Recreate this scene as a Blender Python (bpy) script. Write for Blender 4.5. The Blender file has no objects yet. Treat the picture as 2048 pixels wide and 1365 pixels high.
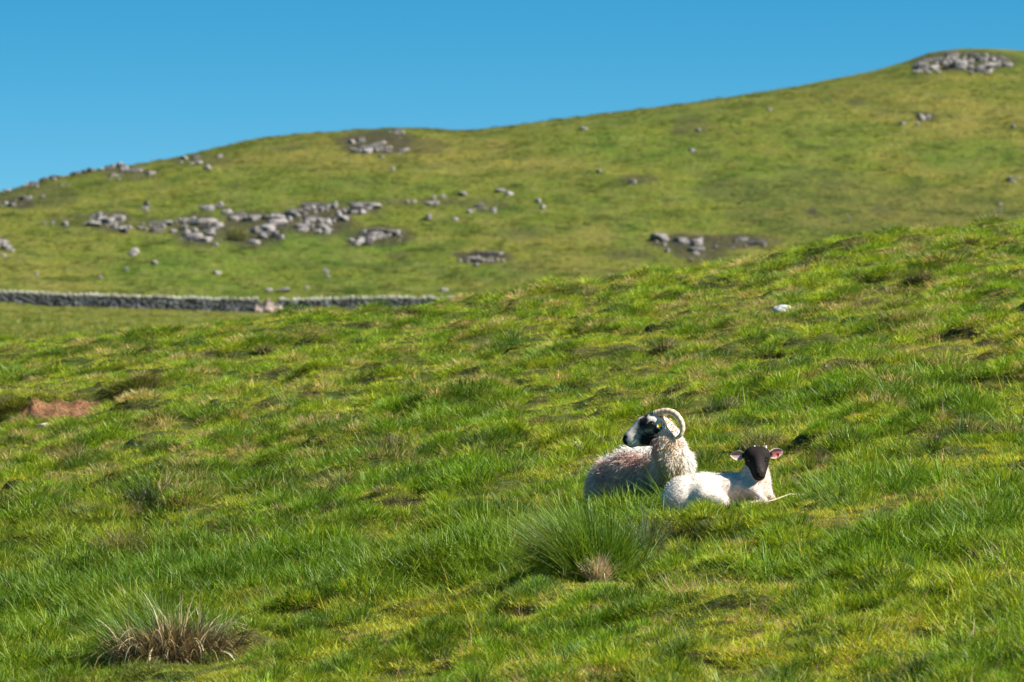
import bpy, math
import numpy as np
from mathutils import Vector

RNG = np.random.default_rng(11)
F = 11704.0            # focal length in pixels of the 2048 px wide frame
HOR = 800.0            # row of the eye level
sc = bpy.context.scene
C = sc.collection

# ------------------------------------------------------------------ helpers
def hash2(ix, iy, seed):
    h = (ix.astype(np.int64) * 374761393 + iy.astype(np.int64) * 668265263 + seed * 2147483647 // 7) & 0xFFFFFFFF
    h = ((h ^ (h >> 13)) * 1274126177) & 0xFFFFFFFF
    return ((h ^ (h >> 16)) & 0xFFFFFF) / float(0xFFFFFF)

def noise(x, y, seed=0):
    x = np.asarray(x, float); y = np.asarray(y, float)
    ix = np.floor(x); iy = np.floor(y); fx = x - ix; fy = y - iy
    out = 0
    res = []
    for dx in (0, 1):
        for dy in (0, 1):
            a = hash2(ix + dx, iy + dy, seed) * 2 * np.pi
            res.append(np.cos(a) * (fx - dx) + np.sin(a) * (fy - dy))
    u = fx * fx * fx * (fx * (fx * 6 - 15) + 10); v = fy * fy * fy * (fy * (fy * 6 - 15) + 10)
    a = res[0] * (1 - v) + res[1] * v
    b = res[2] * (1 - v) + res[3] * v
    return (a * (1 - u) + b * u) * 1.5

def fbm(x, y, seed=0, o=3):
    s = 0; a = 1; t = 0
    for i in range(o):
        s = s + a * noise(x * 2 ** i + i * 17.3, y * 2 ** i - i * 9.1, seed + i); t += a; a *= .5
    return s / t

def sstep(a, b, x):
    t = np.clip((np.asarray(x, float) - a) / (b - a), 0, 1)
    return t * t * (3 - 2 * t)

def noise3(p, s, seed=0):
    return (noise(p[:, 0] * s + p[:, 2] * s * .7, p[:, 1] * s - p[:, 2] * s * .3, seed) +
            noise(p[:, 2] * s + 5.1, p[:, 0] * s * .8 - p[:, 1] * s * .6, seed + 5)) * .6

def mesh_np(name, V, Q, smooth=False, T=None):
    """mesh from a vertex array, a quad index array and an optional triangle index array"""
    m = bpy.data.meshes.new(name)
    V = np.asarray(V, np.float32)
    Q = np.asarray(Q, np.int32).reshape(-1, 4) if Q is not None and len(Q) else np.zeros((0, 4), np.int32)
    T = np.asarray(T, np.int32).reshape(-1, 3) if T is not None and len(T) else np.zeros((0, 3), np.int32)
    m.vertices.add(len(V)); m.vertices.foreach_set('co', V.ravel())
    m.loops.add(Q.size + T.size); m.loops.foreach_set('vertex_index', np.concatenate([Q.ravel(), T.ravel()]))
    n = len(Q) + len(T)
    m.polygons.add(n)
    ls = np.concatenate([np.arange(len(Q)) * 4, Q.size + np.arange(len(T)) * 3]).astype(np.int32)
    m.polygons.foreach_set('loop_start', ls)
    try:
        m.polygons.foreach_set('loop_total', np.concatenate([np.full(len(Q), 4), np.full(len(T), 3)]).astype(np.int32))
    except Exception:
        pass
    m.update(calc_edges=True)
    m.validate()
    if smooth:
        m.polygons.foreach_set('use_smooth', np.ones(len(m.polygons), bool))
    return m

def setcol(m, name, col):
    col = np.asarray(col, np.float32)
    if col.ndim == 1:
        a = m.attributes.new(name, 'FLOAT', 'POINT'); a.data.foreach_set('value', col)
    else:
        a = m.attributes.new(name, 'FLOAT_COLOR', 'POINT')
        c4 = np.ones((len(col), 4), np.float32); c4[:, :3] = col
        a.data.foreach_set('color', c4.ravel())

def link(name, mesh, mat=None, parent=None, loc=None, **props):
    o = bpy.data.objects.new(name, mesh); C.objects.link(o)
    if mat and not mesh.materials: mesh.materials.append(mat)
    if parent: o.parent = parent
    if loc is not None: o.location = loc
    for k, v in props.items():
        if v: o[k] = v
    return o

def empty(name, loc, label, category, group=None):
    o = bpy.data.objects.new(name, None); C.objects.link(o); o.location = loc
    o.empty_display_size = .1
    o['label'] = label; o['category'] = category
    if group: o['group'] = group
    return o

# ------------------------------------------------------------------ materials
class NT:
    def __init__(s, mat):
        s.m = mat; mat.use_nodes = True; s.t = mat.node_tree
        for n in list(s.t.nodes): s.t.nodes.remove(n)
        s.out = s.t.nodes.new('ShaderNodeOutputMaterial')
    def n(s, typ, **kw):
        x = s.t.nodes.new(typ)
        for k, v in kw.items():
            if k.startswith('i_'):
                key = k[2:]; key = int(key) if key.isdigit() else key
                x.inputs[key].default_value = v
            else: setattr(x, k, v)
        return x
    def l(s, a, b): s.t.links.new(a, b)
    def mix(s, f, a, b, mode='MIX'):
        x = s.t.nodes.new('ShaderNodeMix'); x.data_type = 'RGBA'; x.blend_type = mode
        for k, v in ((0, f), (6, a), (7, b)):
            if hasattr(v, 'is_output'): s.l(v, x.inputs[k])
            else: x.inputs[k].default_value = (tuple(v) + (1,)) if isinstance(v, (tuple, list)) and len(v) == 3 else v
        return x.outputs[2]
    def noise(s, scale, detail=3, rough=.55, vec=None):
        x = s.n('ShaderNodeTexNoise', i_Scale=scale, i_Detail=detail, i_Roughness=rough)
        if vec is not None: s.l(vec, x.inputs['Vector'])
        return x.outputs['Fac']
    def ramp(s, f, pts):
        x = s.t.nodes.new('ShaderNodeValToRGB'); e = x.color_ramp.elements
        while len(e) < len(pts): e.new(.5)
        for i, (p, c) in enumerate(pts):
            e[i].position = p; e[i].color = (tuple(c) + (1,)) if hasattr(c, '__len__') else (c, c, c, 1)
        s.l(f, x.inputs[0]); return x.outputs[0]
    def pos(s, sx=1, sy=1, sz=1):
        g = s.n('ShaderNodeNewGeometry'); mp = s.n('ShaderNodeMapping'); mp.inputs['Scale'].default_value = (sx, sy, sz)
        s.l(g.outputs['Position'], mp.inputs['Vector']); return mp.outputs[0]
    def attr(s, name, typ='GEOMETRY'):
        x = s.n('ShaderNodeAttribute', attribute_name=name, attribute_type=typ); return x

def mat(name):
    return NT(bpy.data.materials.new(name))

def leaf_mat(name, tint_type='INSTANCER', trans=.40, gloss=.018, tintname='tint', vary=True):
    t = mat(name)
    a = t.attr(tintname, tint_type)
    col = a.outputs['Color']
    b = t.attr('shade', 'GEOMETRY')            # per blade colour variation
    col = t.mix(1.0, col, b.outputs['Color'], 'MULTIPLY')
    d = t.n('ShaderNodeBsdfDiffuse'); tr = t.n('ShaderNodeBsdfTranslucent'); g = t.n('ShaderNodeBsdfGlossy', i_Roughness=.5)
    t.l(col, d.inputs['Color'])
    tc = t.mix(1.0, col, (1.15, 1.15, .55), 'MULTIPLY')
    t.l(tc, tr.inputs['Color'])
    g.inputs['Color'].default_value = (1, 1, 1, 1)
    m1 = t.n('ShaderNodeMixShader', i_0=trans); t.l(d.outputs[0], m1.inputs[1]); t.l(tr.outputs[0], m1.inputs[2])
    m2 = t.n('ShaderNodeMixShader', i_0=gloss)
    t.l(m1.outputs[0], m2.inputs[1]); t.l(g.outputs[0], m2.inputs[2])
    t.l(m2.outputs[0], t.out.inputs['Surface'])
    return t.m

M_GRASS = leaf_mat('grass_blades')
M_TUFT = leaf_mat('tussock_blades', tint_type='GEOMETRY', gloss=.02)
M_STRAW = leaf_mat('dead_straw', tint_type='GEOMETRY', trans=.2, gloss=.05)

def near_ground_mat():
    t = mat('turf_ground')
    p = t.pos()
    n1 = t.noise(1.3, 4, .6, p); n2 = t.noise(14, 4, .7, p)
    turf = t.ramp(n1, [(.35, (.030, .052, .010)), (.5, (.055, .068, .014)), (.65, (.085, .080, .022))])
    fine = t.ramp(n2, [(.3, .45), (.7, 1.3)])
    turf = t.mix(1, turf, fine, 'MULTIPLY')
    hollow_shade = t.ramp(n2, [(.3, (.024, .019, .009)), (.7, (.075, .058, .028))])  # dark brown that stands for shade in hollows and on bank faces
    a = t.attr('hollow_shade')
    col = t.mix(a.outputs['Fac'], turf, hollow_shade)
    b = t.n('ShaderNodeBump', i_Strength=.8, i_Distance=.03); t.l(n2, b.inputs['Height'])
    s = t.n('ShaderNodeBsdfPrincipled', i_Roughness=.95); s.inputs['Specular IOR Level'].default_value = .1
    t.l(col, s.inputs['Base Color']); t.l(b.outputs[0], s.inputs['Normal']); t.l(s.outputs[0], t.out.inputs['Surface'])
    return t.m

def hill_mat():
    t = mat('hill_pasture')
    p = t.pos(); ph = t.pos(.06, .012, .12)
    big = t.noise(.55, 5, .6, t.pos(.06, .03, .06))
    mid = t.noise(1.0, 5, .65, t.pos(.25, .10, .3))
    fin = t.noise(1.0, 4, .75, t.pos(2.2, .7, 2.2))
    vf = t.noise(1.0, 2, .7, t.pos(9, 2.5, 9))
    c1 = t.ramp(big, [(.32, (.076, .108, .013)), (.48, (.108, .122, .016)), (.62, (.138, .130, .024))])
    c2 = t.ramp(mid, [(.33, (.42, .56, .45)), (.48, (.95, 1, .95)), (.68, (1.25, 1.12, 1.2))])
    col = t.mix(1, c1, c2, 'MULTIPLY')
    f = t.ramp(fin, [(.28, .48), (.5, .95), (.75, 1.45)])
    col = t.mix(1, col, f, 'MULTIPLY')
    v = t.ramp(vf, [(.25, .6), (.75, 1.4)])
    col = t.mix(1, col, v, 'MULTIPLY')
    dr = t.ramp(t.noise(.9, 5, .7, t.pos(.35, .12, .5)), [(.46, 0), (.66, 1)])
    dark = t.ramp(fin, [(.3, (.020, .019, .012)), (.7, (.070, .062, .032))])
    g = t.attr('lush')
    lushc = t.mix(1, t.mix(1, (.070, .125, .012), c2, 'MULTIPLY'), f, 'MULTIPLY')
    col = t.mix(g.outputs['Fac'], col, lushc)
    q = t.n('ShaderNodeMath', operation='MULTIPLY'); t.l(dr, q.inputs[0]); q.inputs[1].default_value = .30
    col = t.mix(q.outputs[0], col, (.20, .17, .06))
    a = t.attr('bare')  # dark earth, with crevice shade painted between the outcrop rocks
    k = t.n('ShaderNodeMath', operation='MULTIPLY'); t.l(a.outputs['Fac'], k.inputs[0]); k.inputs[1].default_value = 1.0
    col = t.mix(k.outputs[0], col, dark)
    b = t.n('ShaderNodeBump', i_Strength=.9, i_Distance=.35); t.l(fin, b.inputs['Height'])
    s = t.n('ShaderNodeBsdfPrincipled', i_Roughness=.95); s.inputs['Specular IOR Level'].default_value = .1
    t.l(col, s.inputs['Base Color']); t.l(b.outputs[0], s.inputs['Normal']); t.l(s.outputs[0], t.out.inputs['Surface'])
    return t.m

def rock_mat(name, lo, hi, scale=2.5):
    t = mat(name)
    tc = t.n('ShaderNodeTexCoord')
    oi = t.n('ShaderNodeObjectInfo')
    n1 = t.noise(scale, 6, .7, tc.outputs['Object']); n2 = t.noise(scale * 6, 4, .7, tc.outputs['Object'])
    col = t.ramp(n1, [(.32, tuple(x * .45 for x in lo)), (.45, lo), (.62, hi)])
    f = t.ramp(n2, [(.3, .65), (.7, 1.2)])
    col = t.mix(1, col, f, 'MULTIPLY')
    rr = t.ramp(oi.outputs['Random'], [(0, .72), (1, 1.12)])
    col = t.mix(1, col, rr, 'MULTIPLY')
    b = t.n('ShaderNodeBump', i_Strength=.8, i_Distance=.06); t.l(n2, b.inputs['Height'])
    s = t.n('ShaderNodeBsdfPrincipled', i_Roughness=.9); s.inputs['Specular IOR Level'].default_value = .2
    t.l(col, s.inputs['Base Color']); t.l(b.outputs[0], s.inputs['Normal']); t.l(s.outputs[0], t.out.inputs['Surface'])
    return t.m

M_NEAR = near_ground_mat(); M_HILL = hill_mat()
M_ROCK = rock_mat('limestone', (.19, .17, .16), (.42, .385, .365))
M_LEDGE = rock_mat('weathered_ledge', (.07, .066, .062), (.20, .185, .17), 3.)
M_WALL = rock_mat('dry_stone', (.12, .125, .13), (.26, .265, .265), 1.6)
M_COPE = rock_mat('coping_stone', (.30, .29, .22), (.52, .50, .42), 1.6)
M_RUB = rock_mat('fallen_stone', (.44, .34, .28), (.66, .54, .46), 1.6)
M_WHITE = rock_mat('white_stone', (.62, .62, .60), (.85, .85, .83), 9)

def soil_mat():
    t = mat('red_soil'); p = t.pos()
    n = t.noise(7, 6, .75, p); n2 = t.noise(45, 4, .7, p)
    col = t.ramp(n, [(.32, (.10, .045, .020)), (.5, (.24, .112, .052)), (.68, (.35, .18, .095))])
    f = t.ramp(n2, [(.3, .6), (.7, 1.25)]); col = t.mix(1, col, f, 'MULTIPLY')
    b = t.n('ShaderNodeBump', i_Strength=1, i_Distance=.03); t.l(n2, b.inputs['Height'])
    s = t.n('ShaderNodeBsdfPrincipled', i_Roughness=1)
    t.l(col, s.inputs['Base Color']); t.l(b.outputs[0], s.inputs['Normal']); t.l(s.outputs[0], t.out.inputs['Surface'])
    return t.m
M_SOIL = soil_mat()

def vcol_mat(name, rough=.85, spec=.15, sheen=0, sub=0, bump=0):
    t = mat(name); a = t.attr('col')
    s = t.n('ShaderNodeBsdfPrincipled', i_Roughness=rough); s.inputs['Specular IOR Level'].default_value = spec
    if sheen: s.inputs['Sheen Weight'].default_value = sheen
    if sub:
        s.inputs['Subsurface Weight'].default_value = sub; s.inputs['Subsurface Radius'].default_value = (.02, .012, .008)
        s.inputs['Subsurface Scale'].default_value = 1
    t.l(a.outputs['Color'], s.inputs['Base Color'])
    if bump:
        n = t.noise(120, 3, .7, t.pos()); b = t.n('ShaderNodeBump', i_Strength=bump, i_Distance=.004)
        t.l(n, b.inputs['Height']); t.l(b.outputs[0], s.inputs['Normal'])
    t.l(s.outputs[0], t.out.inputs['Surface']); return t.m

def plain_mat(name, col, rough=.6, spec=.3, trans=0):
    t = mat(name); n = t.noise(60, 3, .6, t.pos())
    c = t.mix(1, col, t.ramp(n, [(.3, .8), (.7, 1.1)]), 'MULTIPLY')
    s = t.n('ShaderNodeBsdfPrincipled', i_Roughness=rough); s.inputs['Specular IOR Level'].default_value = spec
    t.l(c, s.inputs['Base Color']); t.l(s.outputs[0], t.out.inputs['Surface']); return t.m

# ------------------------------------------------------------------ terrain
SKY = np.array([(-3500, 520), (-1500, 455), (-500, 420), (0, 377), (100, 349), (240, 325), (400, 300), (500, 280), (600, 269), (700, 263), (780, 258), (850, 260), (900, 264),
                (950, 263), (1050, 251), (1200, 229), (1400, 203), (1600, 174), (1750, 143), (1820, 122), (1860, 108), (1920, 101), (1980, 102), (2048, 107),
                (2400, 140), (3000, 200), (5500, 330)], float)
SKY[:, 1] -= np.interp(SKY[:, 0], [0, 240, 600, 850, 1400, 1850, 2048], [0, 0, 12, 14, 10, 14, 17])
WROW = np.array([(-3500, 590), (0, 604), (100, 613), (300, 618), (500, 625), (620, 626), (900, 622), (5500, 600)], float)   # foot of the wall

# hummocks, banks and hollows of the near pasture: (px, row, half width m, half depth m, height m)
BUMPS = [(1345, 1000, .34, .20, .045), (1690, 1012, .25, .2, .06), (1190, 1120, .45, .35, .08), (340, 1290, .45, .35, .06),
         (300, 985, .55, .3, .10), (640, 960, .5, .3, .05), (780, 890, .42, .3, .12), (950, 880, .3, .3, .10), (1440, 812, .3, .25, .10), (250, 1110, .35, .3, .10),
         (1625, 532, .3, .35, .12), (1720, 497, .25, .3, .13), (1840, 560, .25, .3, .12), (1800, 587, .35, .3, .08), (1780, 645, .25, .3, .11), (1925, 872, .35, .3, .10),
         (1330, 700, .25, .3, .12), (1540, 808, .3, .3, .08), (1230, 780, .3, .3, .08), (880, 835, .3, .3, .07), (440, 780, .4, .3, .08), (560, 830, .4, .3, .07),
         (1580, 1140, .4, .3, -.05), (60, 900, .4, .5, -.08), (1130, 740, .3, .4, .09), (1100, 640, .3, .4, .10), (925, 663, .25, .4, .10), (1840, 1120, .5, .3, .07)]

def near_plane(X, Y):
    px = 1024 + X / np.maximum(Y, 1) * F
    y0 = 58 + 5 * np.clip((850 - px) / 850, 0, 1.6)
    z = -3.38 + .0724 * Y + .14 * X - .0054 * np.maximum(Y - y0, 0) ** 2
    return z

def _bpos(px, row):
    # flat-plane distance for a pixel
    s = 800 - 847 - .14 * (px - 1024)
    D = 39570 / max(row - s, 200)
    return (px - 1024) / F * D, D
_B = [(_bpos(b[0], b[1]) + b[2:]) for b in BUMPS]
# scattered small hummocks
_rb = np.random.default_rng(4)
for _ in range(900):
    D = _rb.uniform(20, 68); X = _rb.uniform(-.14, .14) * D
    if abs(D - 35.3) < 1.2 and 0.3 < X < 2.2: continue
    if abs(D - 52.9) < 1.3 and -5.2 < X < -3.2: continue
    w = _rb.uniform(.09, .26)
    _B.append((X, D, w, w * _rb.uniform(.7, 1.4), _rb.uniform(.015, .06) * (1.35 if D > 40 else 1) * (1 if _rb.random() < .85 else -1)))
# earth bank line: foot runs along these pixels
BX0, BD0 = _bpos(110, 838)

def bank_line(X, t):
    return BD0 + .25 + .35 * (t - .3) + .04 * noise(X * 3.1, 0 * X + .5, 3) + .02 * noise(X * 11, 0 * X, 8)

def scarp(X, Y):
    """the bank of bare earth at the left: ground behind it is higher"""
    t = (X - _bpos(-60, 830)[0]) / (_bpos(330, 812)[0] - _bpos(-60, 830)[0])
    fade = sstep(-.4, .05, t) * (1 - sstep(.8, 1.02, t))
    line = bank_line(X, t)
    h = .19 * fade * (1 - .35 * sstep(.55, .8, t))
    up = sstep(0, .22, Y - line) * (1 - sstep(.22, 3.2, Y - line))
    return h * up - .06 * fade * np.exp(-((Y - line + .3) / .35) ** 2)

def damp(X, Y):
    return 1 - np.exp(-(((X - 1.15) / 1.0) ** 2 + ((Y - 35.3) / .9) ** 2) ** 2)

def z_near(X, Y, fine=True):
    X = np.asarray(X, float); Y = np.asarray(Y, float)
    z = near_plane(X, Y)
    d = damp(X, Y)
    z = z + .09 * fbm(X * .35, Y * .28, 1, 2) * d + .10 * fbm(X * 1.1, Y * .8, 6, 2) * d
    r = noise(X * 1.7 + .4 * noise(X * 3, Y * 3, 31), Y * 1.1, 12)
    z = z + .055 * sstep(-.05, .25, r) * d
    z = z + scarp(X, Y)
    if fine: z = z + .03 * fbm(X * 4, Y * 3.5, 9, 2) * d
    return z

def add_bumps(X, Y, Z):
    sh = X.shape; X = X.ravel(); Y = Y.ravel(); Z = Z.ravel().copy()
    order = np.argsort(Y); Ys = Y[order]
    for (bx, by, w, l, h) in _B:
        i0, i1 = np.searchsorted(Ys, [by - 3 * l, by + 3 * l]); idx = order[i0:i1]
        q = ((X[idx] - bx) / w) ** 2 + ((Y[idx] - by) / l) ** 2
        Z[idx] += h * np.exp(-q * q * .7 - q * .4)
    return Z.reshape(sh)

def z_far(X, Y):
    X = np.asarray(X, float); Y = np.asarray(Y, float)
    px = 1024 + X / Y * F
    sky = np.interp(px, SKY[:, 0], SKY[:, 1]); wr = np.interp(px, WROW[:, 0], WROW[:, 1])
    W = 430.
    L = (wr - sky) / 2.0
    t = Y - W
    # smooth crest: slope 2 rows per metre then rounding over
    k = 26.
    up = np.maximum(t, 0)
    m = np.where(up < L + 3 * k, up, L + 3 * k)
    s = L - k * np.logaddexp(0, (L - up) / k)          # smooth min(up, L)
    s0 = L - k * np.logaddexp(0, L / k)
    s = (s - s0) * (L / (L - s0 + 1e-6))
    row = wr - 2.0 * s + .0045 * np.maximum(up - L - 20, 0) ** 2
    row = row + .26 * np.maximum(-t, 0)
    z = (HOR - row) / F * Y
    a = sstep(430, 470, Y)
    z = z + a * (.5 * fbm(X / 22, Y / 30, 21, 2) + .30 * fbm(X / 7, Y / 6, 22, 2) + .14 * fbm(X / 1.6, Y / 1.6, 25, 3)) * (1 - .6 * sstep(L - 15, L + 5, up))
    z = z + a * (.22 * noise(X / 11 + .6 * noise(X / 9, Y / 14, 29), Y / 2.6, 28) + .09 * noise(X / 4, Y / 1.3, 27)) * (1 - .8 * sstep(L - 15, L + 5, up))
    z = z + (1 - a) * .05 * fbm(X / 2, Y / 2, 24, 2)
    return z

def height(X, Y):
    X = np.asarray(X, float); Y = np.asarray(Y, float)
    f = sstep(78, 115, Y)
    if Y.min() > 116: return z_far(X, Y)
    zn = z_near(X, np.minimum(Y, 125))
    zn = add_bumps(X, Y, zn)
    zf = z_far(X, np.maximum(Y, 60))
    return zn * (1 - f) + zf * f

def hit(px, row, d0=18, d1=900):
    """first point of the ground seen at a pixel"""
    D = np.concatenate([np.arange(d0, 100, .02), np.arange(100, d1, .3)]); D = D[(D >= d0)]
    if d0 < 100 and row > 440: D = D[D < 100]
    X = (px - 1024) / F * D
    r = HOR - F * height(X, D) / D
    k = np.argmax(r <= row)
    if r[k] > row: k = np.argmin(r)
    return np.array([X[k], D[k], height(X[k:k + 1], D[k:k + 1])[0]])

def graded(a, b, dens):
    """non uniform samples between a and b; dens = [(x, step)]"""
    out = [a]; xs = [d[0] for d in dens]; st = [d[1] for d in dens]
    while out[-1] < b: out.append(out[-1] + float(np.interp(out[-1], xs, st)))
    return np.array(out)

def grid_mesh(name, U, D):
    UU, DD = np.meshgrid(U, D); X = UU * DD; Y = DD
    Z = height(X, Y)
    n, m = len(D), len(U)
    V = np.stack([X, Y, Z], -1).reshape(-1, 3)
    i = np.arange(n * m).reshape(n, m)
    Q = np.stack([i[:-1, :-1], i[:-1, 1:], i[1:, 1:], i[1:, :-1]], -1).reshape(-1, 4)
    return mesh_np(name, V, Q, True), V

SHADE_SPOTS = [(780, 900, .30, .14), (330, 1000, .36, .18), (960, 884, .18, .08), (1625, 536, .2, .15), (1440, 818, .2, .1), (1330, 706, .12, .12), (1780, 650, .12, .15), (278, 808, .32, .10), (60, 900, .2, .3), (1925, 885, .2, .2), (230, 1105, .2, .2), (1640, 930, .18, .22), (1100, 640, .15, .25), (1210, 1165, .22, .18), (360, 1330, .34, .2), (1350, 792, .12, .1), (20, 825, .15, .15)]  # ellipses painted dark as the shade of hollows and tussock sides
_SHADE_SPOTS = [_bpos(a, b) + (c, d) for a, b, c, d in SHADE_SPOTS]
_rp = np.random.default_rng(33)
for _ in range(75):  # small random patches of painted shade among the hummocks
    _D = _rp.uniform(37, 62); _SHADE_SPOTS.append((_rp.uniform(-.09, .09) * _D, _D, _rp.uniform(.07, .2), _rp.uniform(.08, .22)))
def near_shade(X, Y):
    """shade painted dark brown into the pasture: hollows and bank faces"""
    e = .06
    s = (height(X, Y + e) - height(X, Y - e)) / (2 * e) - .0724
    sx = (height(X + e, Y) - height(X - e, Y)) / (2 * e) - .14
    PE = 0
    for (cx, cy, rx, ry) in _SHADE_SPOTS:
        PE = np.maximum(PE, 1 - sstep(.6, 1.3, ((X - cx) / rx) ** 2 + ((Y - cy) / ry) ** 2 + .5 * noise(X * 5, Y * 3, 47)))
    return np.maximum(PE * .9, .35 * sstep(.35, .7, np.maximum(s, 0) * .9 + np.maximum(sx, 0) * .8 + .12 * noise(X * 3, Y * 3, 44)) * np.clip(damp(X, Y + .3), 0, 1))

Un = graded(-.42, .42, [(-.42, .02), (-.13, .004), (-.10, .00075), (.10, .00075), (.13, .004), (.42, .02)])
Dn = graded(2.5, 100, [(2.5, .4), (18, .12), (23, .05), (68, .06), (75, .3), (100, 1)])
gm, GV = grid_mesh('ground', Un, Dn)
setcol(gm, 'hollow_shade', near_shade(GV[:, 0], GV[:, 1]))
link('ground', gm, M_NEAR, kind='structure', label='rough hummocky pasture sloping up to the right')

# ------------------------------------------------------------------ hill
OUT = [  # outcrops: label, list of (x0, x1, y0, y1, count, size px), dark patch strength
 ('short dark limestone outcrop at the left end of the mid hill scar', [(172, 245, 428, 452, 30, 17), (225, 262, 452, 466, 5, 14)]),
 ('largest pale limestone outcrop below the middle of the hill around a green bush', [(275, 300, 410, 425, 5, 14), (275, 345, 448, 464, 16, 13), (345, 378, 438, 480, 10, 17), (368, 440, 440, 490, 44, 19), (394, 448, 410, 426, 10, 15),
   (440, 500, 424, 440, 12, 17), (500, 560, 428, 440, 8, 18), (505, 562, 446, 486, 22, 19)]),
 ('dark cleft limestone outcrop right of the green bush', [(562, 600, 415, 445, 8, 15), (604, 745, 409, 426, 28, 15), (600, 660, 432, 466, 22, 17), (655, 700, 428, 446, 6, 16), (700, 750, 408, 428, 10, 17)]),
 ('low stepped limestone ledge under the right end of the main scar', [(718, 812, 462, 476, 13, 15), (700, 750, 478, 492, 6, 16), (770, 800, 462, 480, 4, 14)]),
 ('small dark rock ledge low on the middle of the hill', [(918, 1012, 508, 524, 14, 13), (945, 965, 518, 530, 3, 12)]),
 ('rock ledge low on the hill just above the pasture crest', [(1312, 1338, 476, 492, 5, 19), (1355, 1402, 475, 492, 9, 14), (1375, 1410, 495, 520, 8, 13)]),
 ('smaller rock ledge at the right of the one above the pasture crest', [(1462, 1532, 480, 494, 11, 11)]),
 ('rocky limestone cap on the hilltop at the upper right', [(1828, 1880, 132, 146, 16, 12), (1840, 1905, 117, 129, 10, 12), (1885, 1945, 114, 136, 24, 14), (1955, 2018, 112, 132, 24, 16), (1940, 1990, 134, 145, 12, 14), (1880, 1960, 108, 113, 8, 9)]),
 ('grey broken rocks under the middle rise of the skyline', [(695, 775, 290, 304, 24, 12), (740, 778, 282, 300, 12, 13), (790, 818, 296, 306, 7, 12), (700, 730, 278, 284, 6, 9), (775, 812, 261, 266, 8, 9), (795, 806, 272, 282, 2, 10)]),
 ('pale stones along the skyline at the far left', [(0, 20, 376, 384, 4, 12), (40, 75, 362, 372, 7, 10), (75, 120, 350, 360, 9, 10), (120, 160, 340, 350, 8, 10), (160, 205, 331, 340, 8, 9), (205, 245, 322, 332, 10, 12)]),
 ('line of grey rocks just under the left skyline', [(215, 240, 350, 358, 5, 13), (240, 305, 338, 352, 12, 12), (360, 400, 314, 326, 7, 8)]),
 ('low dark rocks on the upper hill at the left edge', [(0, 30, 402, 412, 6, 12), (30, 65, 396, 408, 5, 10), (120, 140, 362, 372, 4, 8)]),
 ('big pale rocks at the left edge of the hill above the wall', [(-30, 12, 478, 498, 6, 24), (8, 26, 488, 506, 3, 24), (0, 14, 500, 514, 3, 14)]),
 ('small rock cluster on the middle hill right of the main scar', [(938, 976, 412, 424, 7, 13)]),
 ('three rock clump with a lone stone above the middle slope', [(852, 875, 394, 408, 7, 15)]),
 ('scatter of faint rocks on the right edge of the hill', [(1985, 2005, 408, 422, 4, 9), (2012, 2040, 350, 366, 6, 10)]),
 ('dark rock patch right of centre under the hilltop', [(1838, 1862, 230, 238, 6, 9)]),
]
DARK = [(175, 262, 420, 460, .8), (268, 350, 436, 468, .55), (345, 445, 430, 492, .8), (440, 570, 425, 492, .85), (560, 705, 412, 468, .9), (600, 755, 404, 434, .6), (700, 825, 455, 490, .8), (690, 720, 476, 494, 1),
        (755, 950, 398, 412, .5), (915, 1022, 502, 526, 1.), (1000, 1075, 527, 545, .35), (1300, 1540, 470, 500, .9), (1350, 1460, 495, 520, .8), (1215, 1300, 500, 520, .5), (1460, 1560, 470, 495, .6), (1828, 2030, 104, 142, .8),
        (680, 830, 264, 306, .9), (780, 890, 280, 306, .55), (670, 700, 275, 290, .5), (210, 310, 338, 358, .6), (330, 460, 308, 330, .45), (0, 150, 370, 415, .45), (0, 70, 396, 414, .9), (1240, 1320, 350, 368, .6), (1400, 1560, 360, 400, .4),
        (770, 830, 505, 518, .6), (100, 180, 425, 455, .4), (1000, 1100, 455, 480, .3), (1620, 1640, 420, 432, 1.), (1745, 1780, 410, 430, .6), (1830, 1870, 225, 240, .8), (1350, 1420, 232, 268, .45), (1340, 1380, 260, 268, .7),
        (935, 1010, 400, 425, .5), (1500, 2048, 480 - 100, 470, .28), (1540, 1760, 340, 420, .22), (550, 600, 440, 466, .5), (1700, 1740, 195, 212, .5), (540, 600, 290, 302, .4), (1640, 1700, 355, 380, .4)]
LUSH = [(600, 1000, 520, 590, .25), (230, 560, 470, 600, .4), (500, 720, 455, 540, .35), (940, 1040, 530, 570, .5), (1840, 2048, 285, 340, .6), (1560, 1760, 230, 320, .35), (1350, 1560, 300, 400, .25), (0, 680, 600, 660, .12), (1230, 1300, 445, 500, .5), (1380, 1420, 440, 460, .4), (730, 900, 480, 520, .3), (1100, 1400, 255, 320, .3)]

Uf = graded(-.40, .40, [(-.40, .02), (-.13, .004), (-.10, .0004), (.10, .0004), (.13, .004), (.40, .02)])
Df = graded(100, 1400, [(100, 3), (380, 2), (440, .7), (720, .7), (760, 6), (1400, 60)])
hm, HV = grid_mesh('hill', Uf, Df)
hpx = 1024 + HV[:, 0] / HV[:, 1] * F; hrow = HOR - F * HV[:, 2] / HV[:, 1]
vis = (HV[:, 1] < 760)
wob = 7 * noise(HV[:, 0] / 2.1, HV[:, 1] / 4., 51) + 4 * noise(HV[:, 0] / .7, HV[:, 1] / 1.5, 52)
def patch(L, soft):
    r = np.zeros(len(HV))
    for (x0, x1, y0, y1, s) in L:
        cx, cy, hx, hy = (x0 + x1) / 2, (y0 + y1) / 2, (x1 - x0) / 2, (y1 - y0) / 2
        q = ((hpx + wob * 2 - cx) / (hx * 1.1)) ** 2 + ((hrow + wob * .7 - cy) / (hy * 1.15)) ** 2
        r = np.maximum(r, s * (1 - sstep(1 - soft, 1 + soft, q)))
    return r * vis
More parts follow.
